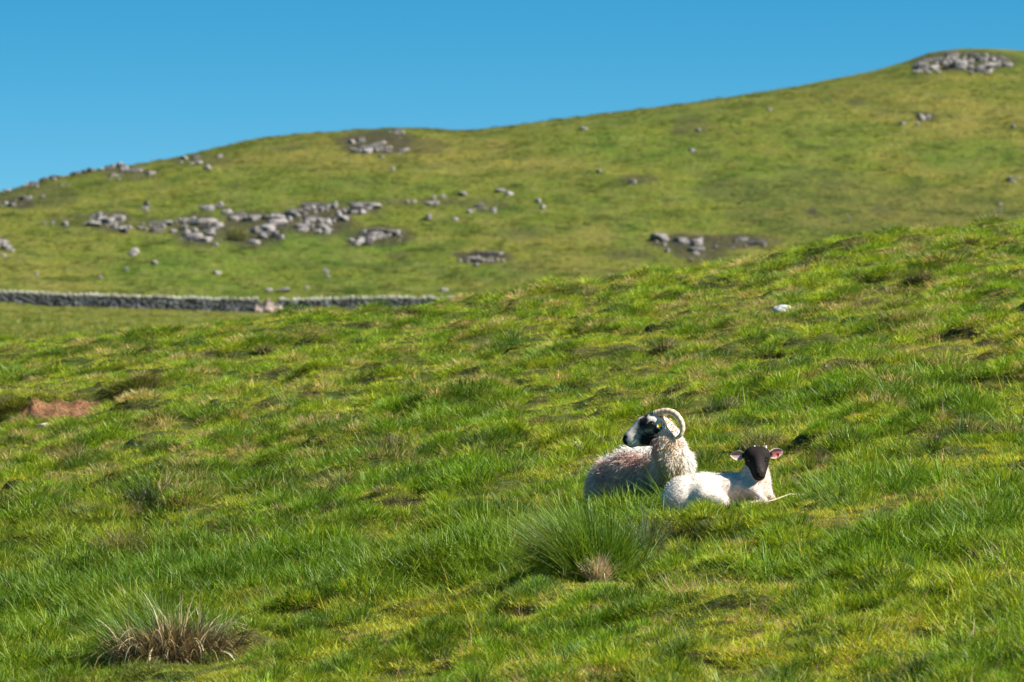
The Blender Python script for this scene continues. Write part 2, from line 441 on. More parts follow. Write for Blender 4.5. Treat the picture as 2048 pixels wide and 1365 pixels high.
setcol(hm, 'bare', patch(DARK, .45)); setcol(hm, 'lush', patch(LUSH, .9))  # bare carries painted crevice shade as well as brown ground
link('hill', hm, M_HILL, kind='structure', label='grassy limestone hillside rising to the right')

# ------------------------------------------------------------------ rocks
def ico(sub):
    import bmesh
    bm = bmesh.new(); bmesh.ops.create_icosphere(bm, subdivisions=sub, radius=1)
    V = np.array([v.co[:] for v in bm.verts]); T = np.array([[v.index for v in f.verts] for f in bm.faces]); bm.free()
    return V, T

def rock_mesh(name, seed, sub=3, cuts=9, rough=.10):
    r = np.random.default_rng(seed); V, T = ico(sub)
    N = V / np.linalg.norm(V, axis=1)[:, None]
    V = N / ((np.abs(N) ** 5).sum(1) ** .2)[:, None]
    for _ in range(cuts):                                   # flat split faces
        n = r.normal(size=3); n[2] *= .6; n /= np.linalg.norm(n); d = r.uniform(.62, .98)
        k = V @ n; V = V - np.maximum(k - d, 0)[:, None] * n
    V = V * (1 + rough * noise3(N + seed, 2.2, seed)[:, None] + rough * .5 * noise3(N + seed, 6, seed + 2)[:, None])
    m = mesh_np(name, V, None, False, T); m.materials.append(M_ROCK)
    return m
LEDGES = []
for _i in range(4):
    _m = rock_mesh('ledge', 140 + _i, cuts=5, rough=.22); _m.materials[0] = M_LEDGE; LEDGES.append(_m)
ROCKS = [rock_mesh('rock', 100 + i, cuts=7, rough=.13) for i in range(12)]

def put_rock(name, px, row, wpx, hpx_, r, parent=None, base=None, **props):
    p = hit(px, row, 300)
    s = p[1] / F
    w = wpx * s / 2; h = hpx_ * s / 2
    o = bpy.data.objects.new(name, ROCKS[r.integers(len(ROCKS))]); C.objects.link(o)
    o.scale = (w * r.uniform(.9, 1.35), w * r.uniform(.8, 1.3), h * r.uniform(1.0, 1.3))
    o.rotation_euler = (r.uniform(-.15, .15), r.uniform(-.2, .2), r.choice([0, 3.14]) + r.normal(0, .35))
    loc = Vector((p[0], p[1], p[2] + h * .30))
    if parent: o.parent = parent; o.location = loc - base
    else: o.location = loc
    for k, v in props.items(): o[k] = v
    return o

rr = np.random.default_rng(5)
for label, boxes in OUT:
    b0 = boxes[0]; bp = hit((b0[0] + b0[1]) / 2, b0[3], 300)
    e = empty('limestone_outcrop', bp, label, 'rock outcrop', 'limestone outcrops on the hillside'); base = Vector(bp)
    n = sum(b[4] for b in boxes); assert n < 175, n
    made = 0
    for (x0, x1, y0, y1, cnt, sz) in boxes:
        cnt = int(round(cnt * min(1, 88 / n)))
        for j in range(2 if (x1 - x0) > 40 else (1 if (x1 - x0) > 24 else 0)):
            wl = (x1 - x0) * rr.uniform(.35, .6); pl = hit(rr.uniform(x0 + wl * .4, x1 - wl * .4), rr.uniform(y0 + 3, y1 + 1), 300); sl = pl[1] / F
            lo_b = bpy.data.objects.new('ledge', LEDGES[rr.integers(4)]); C.objects.link(lo_b); lo_b.parent = e
            lo_b.scale = (wl * sl * .5, .5, rr.uniform(5, 8) * sl); lo_b.rotation_euler = (0, rr.uniform(-.05, .05), rr.normal(0, .08)); lo_b.location = Vector((pl[0], pl[1] + .2, pl[2] + .08)) - base
        for i in range(cnt):
            px = x0 + (x1 - x0) * (i + rr.uniform(.1, .9)) / cnt; row = rr.uniform(y0, y1) + 3
            s = sz * rr.choice([.3, .5, .75, 1.1, 1.7], p=[.28, .27, .22, .15, .08])
            put_rock('rock', px, row, s, s * rr.uniform(.6, 1.15) * (.6 if s > sz else 1), rr, e, base)

LOOSE = [(415, 340, 15, 13, 'lone round pale boulder high on the left of the hill'), (438, 316, 11, 9, 'small pale stone just under the left skyline, above a rounder boulder'),
 (270, 505, 22, 14, 'pale split boulder under the left part of the main scar'), (264, 512, 12, 10, 'small stone beside the split boulder under the left of the scar'), (308, 528, 12, 10, 'small pale stone right of the split boulder'), (253, 541, 8, 8, 'tiny pale stone between the split boulder and the wall'),
 (200, 557, 9, 9, 'small pale stone halfway between the wall and the left end of the scar'), (73, 551, 8, 9, 'leftmost small pale stone above the wall'), (433, 549, 14, 8, 'flat pale stone below the largest outcrop'),
 (652, 547, 15, 14, 'bright upright boulder between the right scar and the wall'), (655, 555, 10, 6, 'small stone at the foot of the bright upright boulder'), (570, 584, 22, 10, 'long pale boulder close above the wall, just right of its gap'), (538, 584, 11, 9, 'small pale boulder close above the gap in the wall'),
 (613, 578, 9, 6, 'faint small stone right of the long boulder above the wall'), (886, 582, 18, 8, 'pale flat stone near the right end of the wall'), (857, 438, 14, 12, 'pale boulder alone below the three rock clump'), (911, 441, 13, 9, 'pale stone right of the lone boulder below the clump'),
 (887, 397, 12, 12, 'upright stone right beside the three rock clump'), (925, 392, 15, 11, 'white boulder on the upper slope, first right of the rock clump'), (1003, 384, 22, 9, 'flat pale slab near the middle of the upper slope'), (1018, 391, 17, 10, 'white boulder just under the flat pale slab'),
 (1076, 405, 10, 9, 'upper of two small stones on the middle slope'), (1086, 418, 11, 11, 'lower of two small stones on the middle slope'), (987, 426, 10, 14, 'narrow stone right of the small rock cluster'), (813, 406, 9, 8, 'small stone at the left of the row above the middle slope'), (827, 406, 8, 7, 'second small stone at the left of the row above the middle slope'),
 (1262, 368, 16, 11, 'pale boulder on the open slope right of centre'), (1385, 303, 13, 8, 'faint white stone on the upper right slope'), (1197, 345, 11, 8, 'small white stone upper centre of the slope'), (1168, 260, 14, 8, 'pale stone close below the skyline right of centre'),
 (1540, 222, 8, 7, 'tiny pale stone on the upper slope below the long skyline'), (1398, 262, 12, 7, 'stone beside a dark tuft on the upper slope'), (2026, 256, 9, 8, 'tiny stone on the upper slope at the right edge'), (1835, 252, 8, 9, 'small pale stone below the dark rock patch'), (1806, 250, 9, 8, 'small pale stone left below the dark rock patch'),
 (87, 450, 9, 9, 'leftmost of three small stones left of the scar'), (104, 450, 8, 9, 'middle of three small stones left of the scar'), (129, 452, 12, 11, 'rightmost and largest of three small stones left of the scar'), (243, 462, 15, 14, 'pale block below the right end of the short dark outcrop'),
 (60, 398, 9, 9, 'upper small stone near the left edge above the scar'), (85, 396, 8, 8, 'faint stone near the left edge above the scar'), (764, 296 + 20, 8, 6, 'tiny pale stone under the grey rocks of the middle rise'), (785, 340, 8, 7, 'small faint stone on the slope under the middle rise'), (686, 443, 18, 12, 'bright oval boulder lying below the right scar'),
 (720, 488, 16, 14, 'bright boulder at the dark mouth of the low ledge'), (1430, 496, 9, 7, 'tiny pale stone between the two ledges above the pasture crest'), (1335, 506, 7, 8, 'tiny pale stone under the left ledge above the pasture crest'), (1698, 439, 8, 6, 'tiny pale stone low on the right slope')]
for (px, row, w, h, lab) in LOOSE:
    put_rock('boulder', px, row, w, h, rr, label=lab, category='boulder', group='loose boulders on the hillside')

# ------------------------------------------------------------------ dry stone wall
def boxes_mesh(name, L, jitter=.02, seed=1):
    """rounded irregular stones: (centre, half size, yaw)"""
    r = np.random.default_rng(seed); V = []; Q = []
    for c, hs, yaw in L:
        pts = []
        for sz in (-1, 1):
            for (sx, sy) in ((-1, -1), (1, -1), (1, 1), (-1, 1)):
                k = .82 if sz > 0 else 1.
                p = np.array([sx * hs[0] * k, sy * hs[1] * k, sz * hs[2]]) + r.uniform(-jitter, jitter, 3)
                pts.append([c[0] + p[0] * math.cos(yaw) - p[1] * math.sin(yaw), c[1] + p[0] * math.sin(yaw) + p[1] * math.cos(yaw), c[2] + p[2]])
        b = len(V); V += pts
        Q += [[b, b + 3, b + 2, b + 1], [b + 4, b + 5, b + 6, b + 7], [b, b + 1, b + 5, b + 4], [b + 1, b + 2, b + 6, b + 5], [b + 2, b + 3, b + 7, b + 6], [b + 3, b, b + 4, b + 7]]
    return mesh_np(name, V, Q)

def wall():
    r = np.random.default_rng(77)
    WX = lambda px: (px - 1024) / F * 429.
    TOP = np.array([(-1500, 560), (0, 583), (100, 588), (300, 593), (400, 597), (500, 598), (600, 599), (700, 596), (800, 595), (950, 598), (1100, 600)], float)
    base = Vector((WX(450), 429., 0)); base.z = float(height(np.array([base.x]), np.array([base.y]))[0])
    root = empty('dry_stone_wall', base, 'long dark dry stone wall with a collapsed gap below the hill', 'wall')
    stones = []; copes = []; rub = []
    x0_, xe = WX(-700), WX(925); g0, g1 = WX(519), WX(553)
    def top(x):
        z = (HOR - np.interp(1024 + x * F / 429., TOP[:, 0], TOP[:, 1])) / F * 429. + .05 * noise(np.array([x * .8]), np.array([0.]), 3)[0] - .12
        return z - (.40 * max(0, 1 - abs(x - (g0 + g1) / 2) / (g1 - g0) * 1.6) if g0 - .4 < x < g1 + .4 else 0)
    NC = 9
    for c in range(NC):
        x = x0_ + r.uniform(0, .2)
        while x < xe:
            L = r.uniform(.20, .50); xc = x + L / 2; x += L
            zt = top(xc); zb = float(height(np.array([xc]), np.array([429.]))[0]) - .12
            zt = max(zt, zb + .15)
            f0 = c / NC; h = (zt - zb) / NC; zc = zb + (zt - zb) * (c + .5) / NC
            stones.append(((xc - base.x, r.uniform(-.035, .035), zc - base.z), (L * .52, .34 - .12 * f0, h * r.uniform(.48, .62)), r.uniform(-.05, .05)))
    x = x0_
    while x < xe:
        L = r.uniform(.08, .2)
        if not (g0 - .1 < x < g1 + .1) and r.random() > .06:
            hh = r.uniform(.07, .15); copes.append(((x - base.x, r.uniform(-.03, .03), top(x) + hh - .01 - base.z), (L * .48, .23, hh), r.uniform(-.15, .15)))
        x += L
    for i in range(260):
        xx = r.uniform(g0 - .25, g1 + .35); q = 1 - abs((xx - (g0 + g1) / 2) / (g1 - g0)) * 1.4
        yy = -r.uniform(.1, 1.0); zz = 1.2 * (1 - abs(yy) / 1.3) * max(q, .5) * r.uniform(.3, 1)
        zb = float(height(np.array([xx]), np.array([429. + yy]))[0])
        s = r.uniform(.07, .17)
        rub.append(((xx - base.x, yy, zb + zz - base.z), (s, s * .8, s * .6), r.uniform(0, 3)))
    link('stonework', boxes_mesh('stonework', stones, .025), M_WALL, root)
    link('coping', boxes_mesh('coping', copes, .02, 2), M_COPE, root)
    link('rubble', boxes_mesh('rubble', rub, .03, 3), M_RUB, root, label='pinkish stones spilled from the collapsed gap')
wall()

# ------------------------------------------------------------------ blades
def blades(base, length, width, yaw, lean, bend, seg=3, face=None, rng=RNG, tipw=.12):
    """ribbons: base (n,3); lean = start angle from vertical, bend = extra angle gained to the tip, yaw = heading of the lean"""
    n = len(base)
    hx, hy = np.cos(yaw), np.sin(yaw)
    if face is None: face = rng.uniform(0, np.pi, n)
    sx, sy = np.cos(face), np.sin(face)
    P = base.copy(); rows = []
    for k in range(seg + 1):
        t = k / seg
        w = width * ((1 - t) ** .6 * (1 - tipw) + tipw) * (.75 + .5 * min(t * 3, 1) * .5)
        off = np.stack([sx * w / 2, sy * w / 2, np.zeros(n)], 1)
        rows.append(P - off); rows.append(P + off)
        if k < seg:
            a = lean + bend * (t + .5 / seg) ** 1.3
            st = length / seg
            P = P + np.stack([hx * np.sin(a) * st, hy * np.sin(a) * st, np.cos(a) * st], 1)
    V = np.stack(rows, 1).reshape(-1, 3)
    k = np.arange(seg) * 2
    q = np.stack([k, k + 1, k + 3, k + 2], 1)[None] + (np.arange(n) * (seg + 1) * 2)[:, None, None]
    return V, q.reshape(-1, 4), (seg + 1) * 2

def shade_cols(n, per, rng, lo=.65, hi=1.3, dry=.12, basedark=True):
    s = rng.uniform(lo, hi, n); c = np.stack([s, s, s], 1)
    d = rng.random(n) < dry
    c[d] = np.stack([s[d] * 2.1, s[d] * 1.45, s[d] * 1.9], 1)
    h = rng.uniform(-.15, .15, n); c[:, 0] *= 1 + h; c[:, 2] *= 1 - h
    return np.repeat(c, per, 0)

def clump_mesh(name, seed, n, rad, h, w, spread, bend, dry=.1, lean0=.1, wind=.25):
    r = np.random.default_rng(seed)
    a = r.uniform(0, 2 * np.pi, n); d = rad * np.sqrt(r.random(n))
    b = np.stack([d * np.cos(a), d * np.sin(a), np.full(n, -.015)], 1)
    yaw = np.where(r.random(n) < wind, np.pi + r.normal(0, .6, n), a + r.normal(0, .8, n))
    V, Q, per = blades(b, h * r.uniform(.45, 1.15, n), w * r.uniform(.7, 1.3, n), yaw, lean0 + spread * (d / rad) * r.uniform(.3, 1.2, n), bend * r.uniform(.2, 1.5, n), 3, rng=r)
    m = mesh_np(name, V, Q); setcol(m, 'shade', shade_cols(n, per, r, dry=dry)); m.materials.append(M_GRASS)
    return m

tuft_coll = bpy.data.collections.new('grass_tufts')       # source shapes, only drawn through the grass object
specs = [  # (blades, radius, height, width, spread, bend, dry)
    (46, .08, .045, .0042, .7, .9, .12), (50, .09, .055, .0042, .8, 1.0, .12), (44, .09, .040, .0045, .9, 1.1, .25),      # 0-2 short turf
    (46, .07, .085, .0050, .6, 1.2, .05), (48, .08, .105, .0052, .6, 1.5, .05), (42, .07, .13, .0054, .55, 1.8, .04),          # 3-5 lush
    (34, .06, .09, .0034, .8, 1.3, .8), (18, .05, .14, .0030, .7, 1.2, .6),                                              # 6-7 straw
    (7, .05, .17, .0034, .35, 1.0, .3), (26, .10, .03, .016, 1.2, .5, .0),                                                # 8 long stems, 9 broad leaves
]
for i, (n, rad, h, w, sp, bd, dry) in enumerate(specs):
    o = bpy.data.objects.new('tuft_%02d' % i, clump_mesh('tuft', 30 + i, n, rad, h, w, sp, bd, dry)); tuft_coll.objects.link(o)

def dome_mesh(name, seed, n, rad, h, w):
    r = np.random.default_rng(seed); a = r.uniform(0, 2 * np.pi, n); q = np.sqrt(r.random(n)); d = rad * q
    b = np.stack([d * np.cos(a), d * np.sin(a), h * .75 * (1 - q ** 2) - .02], 1)
    V, Q, per = blades(b, h * r.uniform(.35, .95, n), w * r.uniform(.7, 1.3, n), a + r.normal(0, .6, n), q * 1.0 * r.uniform(.4, 1.2, n), r.uniform(.2, 1.6, n), 3, rng=r)
    m = mesh_np(name, V, Q); setcol(m, 'shade', shade_cols(n, per, r, dry=.12)); m.materials.append(M_GRASS)
    return m
for i, (n, rad, h, w) in enumerate([(260, .12, .08, .0046), (320, .16, .10, .0048), (220, .10, .11, .0044)]):
    o = bpy.data.objects.new('tuft_%02d' % (10 + i), dome_mesh('dome_tuft', 300 + i, n, rad, h, w)); tuft_coll.objects.link(o)

def gn_instances(me_name, coll):
    ng = bpy.data.node_groups.new(me_name, 'GeometryNodeTree')
    ng.interface.new_socket('Geometry', in_out='INPUT', socket_type='NodeSocketGeometry')
    ng.interface.new_socket('Geometry', in_out='OUTPUT', socket_type='NodeSocketGeometry')
    N = ng.nodes; L = ng.links
    gi = N.new('NodeGroupInput'); go = N.new('NodeGroupOutput')
    ci = N.new('GeometryNodeCollectionInfo'); ci.inputs['Collection'].default_value = coll
    ci.inputs['Separate Children'].default_value = True; ci.inputs['Reset Children'].default_value = True
    ip = N.new('GeometryNodeInstanceOnPoints'); ip.inputs['Pick Instance'].default_value = True
    def na(nm, typ):
        x = N.new('GeometryNodeInputNamedAttribute'); x.data_type = typ; x.inputs['Name'].default_value = nm
        return next(o for o in x.outputs if o.enabled and o.name == 'Attribute')
    mp = N.new('GeometryNodeMeshToPoints')
    L.new(gi.outputs[0], mp.inputs['Mesh']); L.new(mp.outputs[0], ip.inputs['Points'])
    L.new(ci.outputs[0], ip.inputs['Instance'])
    L.new(na('kind_i', 'INT'), ip.inputs['Instance Index'])
    er = N.new('FunctionNodeEulerToRotation'); L.new(na('rot', 'FLOAT_VECTOR'), er.inputs[0]); L.new(er.outputs[0], ip.inputs['Rotation'])
    L.new(na('sca', 'FLOAT_VECTOR'), ip.inputs['Scale'])
    L.new(ip.outputs[0], go.inputs[0])
    return ng

def lushness(X, Y):
    a = fbm(X * .55 + 3, Y * .30, 60, 3) + .55 * noise(X * 1.9, Y * 1.3, 61)
    return a

# extra lush places of the photo (px, row, radius m, amount)
SPOTS = [(1100, 1120, .9, .9), (820, 1170, 1.0, .5), (1300, 1040, .7, .8), (1345, 990, .35, 1.1), (1680, 1000, .5, .7), (300, 1000, .9, .6), (200, 1180, 1.2, .7), (600, 1150, .9, .7), (120, 1290, .8, .7), (1900, 1090, 1.2, .7),
         (1650, 1250, 1.0, .3), (300, 880, .8, .5), (480, 700 + 100, .7, .4), (60, 960, .8, .5), (1080, 920, .5, .4), (1870, 870, .6, .3), (1500, 900, .3, .3), (1860, 475, .7, .9), (1570, 480 + 40, .5, .3), (1020, 680, .6, .6), (740, 770, .6, .6), (690, 680, .4, .5),
         (1700, 1060, .8, -.9), (1600, 1080, .6, -.8), (1560, 960, .4, -.6), (1250, 1260, .8, -.5), (620, 1330, 1., -.3), (700, 640, 1.4, -.7), (1200, 600, 1.5, -.4), (1500, 760, 1.2, -.5), (1800, 960, .5, -.2), (500, 1060, .5, -.5), (850, 1040, .5, -.4), (1000, 1330, 1., -.5)]
_S = [_bpos(a, b) + (r_, s_) for (a, b, r_, s_) in SPOTS]

def grass():
    r = np.random.default_rng(8)
    N = 150000
    D = 19 + (72 - 19) * r.random(N * 2) ** .92
    keep = r.random(len(D)) < np.clip(1.25 - D / 110, 0, 1) * np.minimum(1, 28 / np.maximum(D, 28) * 1.25)
    D = D[keep]; u = r.uniform(-.135, .135, len(D)); 
    infr = np.abs(u) < .093
    k = infr | (r.random(len(D)) < .45); D = D[k]; u = u[k]
    k = r.random(len(D)) < np.where(D < 24, .4, 1); D = D[k]; u = u[k]
    X = u * D; Y = D
    so = near_shade(X, Y)
    lu = lushness(X, Y)
    for (sx_, sy_, rad, am) in _S: lu = lu + am * .9 * np.exp(-((X - sx_) / rad) ** 2 - ((Y - sy_) / (rad * 1.3)) ** 2)
    k = r.random(len(X)) > so * .58
    # the earth bank stays bare
    t = (X - _bpos(40, 830)[0]) / (_bpos(225, 825)[0] - _bpos(40, 830)[0])
    bl_ = bank_line(X, (X - _bpos(-60, 830)[0]) / (_bpos(330, 812)[0] - _bpos(-60, 830)[0]))
    bank = (t > .02) & (t < .98) & (Y > bl_ - .9) & (Y < bl_ + .10) & (r.random(len(X)) < .93)
    # room for the animals and the big tussocks
    body = (((X - 1.12) / .30) ** 2 + ((Y - 34.98) / .16) ** 2 < 1) | (((X - .80) / .28) ** 2 + ((Y - 36.1) / .33) ** 2 < 1)
    st_ = _bpos(1572, 632); k &= ~((np.abs(X - st_[0]) < .2) & (Y < st_[1] + .1) & (Y > st_[1] - .7))
    k &= ~bank & ~body
    k &= r.random(len(X)) > .38 * sstep(-.05, -.45, fbm(X * 3.6, Y * 2.0, 66, 2))
    X, Y, lu, so = X[k], Y[k], lu[k], so[k]
    # steep faces of the hummocks need more tufts for the same cover
    N2 = 330000; D2 = 22 + 46 * r.random(N2); X2 = r.uniform(-.095, .095, N2) * D2
    sl = (height(X2, D2 + .05) - height(X2, D2 - .05)) / .1 - .0724
    k2 = r.random(N2) < .55 * np.clip(sl - .16, 0, .8); X2, D2, sl = X2[k2], D2[k2], sl[k2]
    bl2 = bank_line(X2, (X2 - _bpos(-60, 830)[0]) / (_bpos(330, 812)[0] - _bpos(-60, 830)[0]))
    k2 = ~((np.abs(D2 - bl2) < .7) & (X2 < _bpos(228, 822)[0])) & ~((np.abs(X2 - 1.1) < .75) & (np.abs(D2 - 35.4) < 1.2)); X2, D2 = X2[k2], D2[k2]; print('extra', len(X2))
    X = np.concatenate([X, X2]); Y = np.concatenate([Y, D2]); lu = np.concatenate([lu, lushness(X2, D2)]); so = np.concatenate([so, near_shade(X2, D2)])
    nb = 300; px_ = r.uniform(-60, 325, nb); xb = np.array([_bpos(q, 826)[0] for q in px_]); tb = (xb - _bpos(-60, 830)[0]) / (_bpos(330, 812)[0] - _bpos(-60, 830)[0])
    yb = bank_line(xb, tb) + r.uniform(.15, .30, nb); nlip = nb
    X = np.concatenate([X, xb]); Y = np.concatenate([Y, yb]); lu = np.concatenate([lu, np.zeros(nb)]); so = np.concatenate([so, np.full(nb, .75)])
    Z = height(X, Y); n = len(X)
    rnd = r.random(n)
    tall = sstep(.15, .75, lu + .25 * r.normal(0, 1, n) * .6 + .12 * sstep(40, 27, Y) - .30 * sstep(38, 50, Y))
    kind = np.where(r.random(n) < tall, r.integers(3, 6, n), r.integers(0, 3, n))
    dry = fbm(X * .8, Y * .5, 70, 3)
    kind = np.where((rnd < .03 + .12 * sstep(.1, .45, dry)) & (tall < .7), r.integers(6, 8, n), kind)
    kind = np.where((rnd > .985), 8, kind)
    dm = (rnd > .50) & (rnd < .50 + (.13 + .10 * sstep(38, 50, Y)) * sstep(-.2, .35, fbm(X * 1.3, Y * .8, 140, 2))) & (np.abs(X - 1.15) > 0) & ~((np.abs(X - 1.15) < .8) & (np.abs(Y - 35.2) < 1.3))
    kind = np.where(dm, r.integers(10, 13, n), kind)
    kind = np.where((rnd > .97) & (rnd < .985) & (Y < 45), 9, kind)
    hm_ = fbm(X * 3.6, Y * 2.0, 66, 2)
    s = r.uniform(.7, 1.3, n) * (1 + .35 * np.clip(lu, -.3, 1)) * np.where(kind >= 10, 1, .55 + .85 * sstep(-.45, .45, hm_))
    for (cx, cy, rx, ry) in [_bpos(1195, 1205) + (.26, .65), _bpos(345, 1370) + (.42, .6)]:      # open ground at the foot of the two big tussocks
        q_ = np.exp(-(((X - cx) / rx) ** 2 + ((Y - cy) / ry) ** 2)); s = s * (1 - .5 * q_); kind = np.where((q_ > .3) & (kind > 2), r.integers(0, 3, n), kind)
    # low grass right in front of the lamb
    lowz = np.exp(-(((X - 1.22) / .48) ** 2 + ((Y - 34.35) / .6) ** 2) ** 1.5)
    s = s * (1 - .62 * lowz); kind = np.where((lowz > .35) & (kind > 2) & (kind != 9), r.integers(0, 3, n), kind)
    s = s * (.82 - .18 * sstep(39, 48, Y)) * np.where((kind >= 10) & (Y > 40), 1.12, 1)
    wide = np.where((kind >= 10) & (Y > 40), 1.3, 1)
    sca = np.stack([s * wide * (1 + .25 * sstep(45, 62, Y)), s * wide * (1 + .25 * sstep(45, 62, Y)), s], 1)
    rot = np.stack([r.normal(0, .12, n), r.normal(-.10, .12, n), np.where(kind > 99, 0, r.uniform(-.9, .9, n))], 1)
    # colours
    g = np.array([.150, .270, .009]); yel = np.array([.350, .375, .020]); deep = np.array([.058, .135, .006]); straw = np.array([.46, .37, .17]); blue = np.array([.12, .21, .04])
    w = sstep(-.35, .35, fbm(X * .5, Y * .3, 80, 3) + .35 * r.normal(0, 1, n) * .5)[:, None]
    short = (kind <= 2)[:, None]
    col = np.where(short, yel * (.55 + .45 * w) + g * .45 * (1 - w), g * (1 - w) + (yel * .5 + g * .5) * w)
    dp = sstep(.3, .95, lu)[:, None]; col = col * (1 - dp * .42) + deep * dp * .42
    tw = (sstep(.05, .5, dry + .2 * r.normal(0, 1, n)) * .22)[:, None] * (short * 1.); col = col * (1 - tw) + straw * .72 * tw
    isst = ((kind == 6) | (kind == 7))[:, None]; col = np.where(isst, straw * .5, col)
    bl = (r.random(n) < .06)[:, None]; col = np.where(bl & ~isst, blue, col)
    farm = sstep(38, 55, Y)[:, None]; col = col * (1 - farm * .30) + np.array([.25, .31, .025]) * farm * .30
    hum = fbm(X * 1.7, Y * 1.1, 150, 3)[:, None]; dkm = sstep(.12, .42, hum); col = col * (1 - .38 * dkm) + np.array([.060, .105, .010]) * .38 * dkm
    dome = (kind >= 10)[:, None]; dd = (r.random(n) < .32)[:, None]; tanc = (r.random(n) < .15)[:, None] & (Y > 40)[:, None]
    col = np.where(dome & dd, np.array([.080, .145, .010]), col); col = np.where(dome & tanc, np.array([.34, .29, .10]), col)
    lf = (.42 * sstep(.6, -1.5, X) * sstep(47, 40, Y) * sstep(-.5, .3, fbm(X * .6, Y * .35, 170, 2)))[:, None]; col = col * (1 - lf) + np.array([.055, .125, .006]) * lf
    so2 = (so * (r.random(n) < .8))[:, None]; col = col * (1 - so2) + np.array([.062, .050, .020]) * so2  # tufts on the painted shade patches darken with them
    col = col * r.uniform(.8, 1.2, n)[:, None] * (1 + .10 * sstep(38, 48, Y))[:, None]
    m = bpy.data.meshes.new('pasture_grass')
    m.vertices.add(n); m.vertices.foreach_set('co', np.stack([X, Y, Z], 1).astype(np.float32).ravel())
    setcol(m, 'tint', col)
    a = m.attributes.new('kind_i', 'INT', 'POINT'); a.data.foreach_set('value', kind.astype(np.int32))
    for nm, arr in (('rot', rot), ('sca', sca)):
        a = m.attributes.new(nm, 'FLOAT_VECTOR', 'POINT'); a.data.foreach_set('vector', arr.astype(np.float32).ravel())
    m.materials.append(M_GRASS)
    o = link('pasture_grass', m, kind='stuff', label='dense green and yellow pasture grass', category='grass')
    mod = o.modifiers.new('tufts', 'NODES'); mod.node_group = gn_instances('scatter', tuft_coll)
    print('grass tufts', n)
grass()

# low rough grass tufts on the hill, seen far away
def hill_grass():
    r = np.random.default_rng(18)
    cl = bpy.data.collections.new('hill_tufts')
    for i in range(3):
        o = bpy.data.objects.new('hill_tuft_%d' % i, clump_mesh('hill_tuft', 60 + i, 34, .30, .24, .045, .9, .8, .15)); cl.objects.link(o)
    n = 76000
    Y = np.concatenate([r.uniform(100, 430, n // 2), r.uniform(430, 700, n - n // 2)]); u = r.uniform(-.11, .11, n); X = u * Y
    dens = fbm(X / 5, Y / 9, 90, 3)
    k = (r.random(n) < .35 + 1.2 * dens) & (r.random(n) < np.where(Y < 430, .8, 1)); X, Y = X[k], Y[k]
    Z = height(X, Y)
    a_ = 1024 + X / Y * F; b_ = HOR - F * Z / Y; k = np.ones(len(X), bool)
    for (x0, x1, y0, y1, s_) in DARK:
        q_ = ((a_ - (x0 + x1) / 2) / (x1 - x0) * 2) ** 2 + ((b_ - (y0 + y1) / 2) / (y1 - y0) * 2) ** 2
        k &= ~((q_ < 1.1) & (r.random(len(X)) < s_ * 1.2))
    X, Y, Z = X[k], Y[k], Z[k]; n = len(X)
    q = fbm(X / 14, Y / 22, 91, 3)
    w = sstep(-.4, .4, q + .3 * r.normal(0, 1, n) * .6)[:, None]
    col = np.array([.085, .120, .016]) * (1 - w) + np.array([.155, .150, .032]) * w
    dk = (r.random(n) < .22)[:, None]; col = np.where(dk, np.array([.055, .085, .016]), col) * r.uniform(.75, 1.2, n)[:, None]
    col = col * np.where(Y < 428, 1.75, 1)[:, None]
    s = r.uniform(.45, 1.15, n) * np.where(Y < 430, .8, 1); sca = np.stack([s * 1.3, s * 1.3, s * .8], 1)
    m = bpy.data.meshes.new('hill_grass'); m.vertices.add(n); m.vertices.foreach_set('co', np.stack([X, Y, Z], 1).astype(np.float32).ravel())
    setcol(m, 'tint', col)
    a = m.attributes.new('kind_i', 'INT', 'POINT'); a.data.foreach_set('value', r.integers(0, 3, n).astype(np.int32))
    rot = np.stack([r.normal(0, .1, n), r.normal(0, .1, n), r.uniform(0, 6.28, n)], 1)
    for nm, arr in (('rot', rot), ('sca', sca)):
        a = m.attributes.new(nm, 'FLOAT_VECTOR', 'POINT'); a.data.foreach_set('vector', arr.astype(np.float32).ravel())
    m.materials.append(M_GRASS)
    o = link('hill_grass', m, kind='stuff', label='short rough grass over the hillside', category='grass')
    mod = o.modifiers.new('tufts', 'NODES'); mod.node_group = gn_instances('scatter_hill', cl)
hill_grass()

# ------------------------------------------------------------------ tussocks (things)
def tuss_mesh(name, r, n, rad, h, w, base_col, spread=.9, bend=1.0, dry=.15, seg=4, windx=0., arc=None, var=(.6, 1.35), mat_=None, zoff=0., lean_pow=1.):
    a = r.uniform(0, 2 * np.pi, n) if arc is None else r.uniform(arc[0], arc[1], n)
    d = rad * r.random(n) ** .7
    b = np.stack([d * np.cos(a), d * np.sin(a), np.full(n, -.02) + zoff - .06 * (d / rad) ** 2 * 0], 1)
    yaw = a + r.normal(0, .65, n)
    L = h * r.uniform(.45, 1.1, n)
    lean = spread * (d / rad) ** lean_pow * r.uniform(.35, 1.1, n) + r.normal(0, .24, n); bd = bend * r.uniform(.1, 1.3, n) * np.where(r.random(n) < .12, 2.2, 1)
    V, Q, per = blades(b, L, w * r.uniform(.7, 1.3, n), yaw, lean, bd, seg, rng=r)
    V[:, 0] += windx * np.maximum(V[:, 2], 0) ** 1.3
    m = mesh_np(name, V, Q); c = shade_cols(n, per, r, var[0], var[1], dry); setcol(m, 'shade', c)
    setcol(m, 'tint', np.repeat(np.array(base_col)[None] * np.ones((n, 1)), per, 0))
    m.materials.append(mat_ or M_TUFT)
    return m

rt = np.random.default_rng(21)
GRP = 'grass tussocks dotted over the pasture'
def P3(px, row): return Vector(hit(px, row))

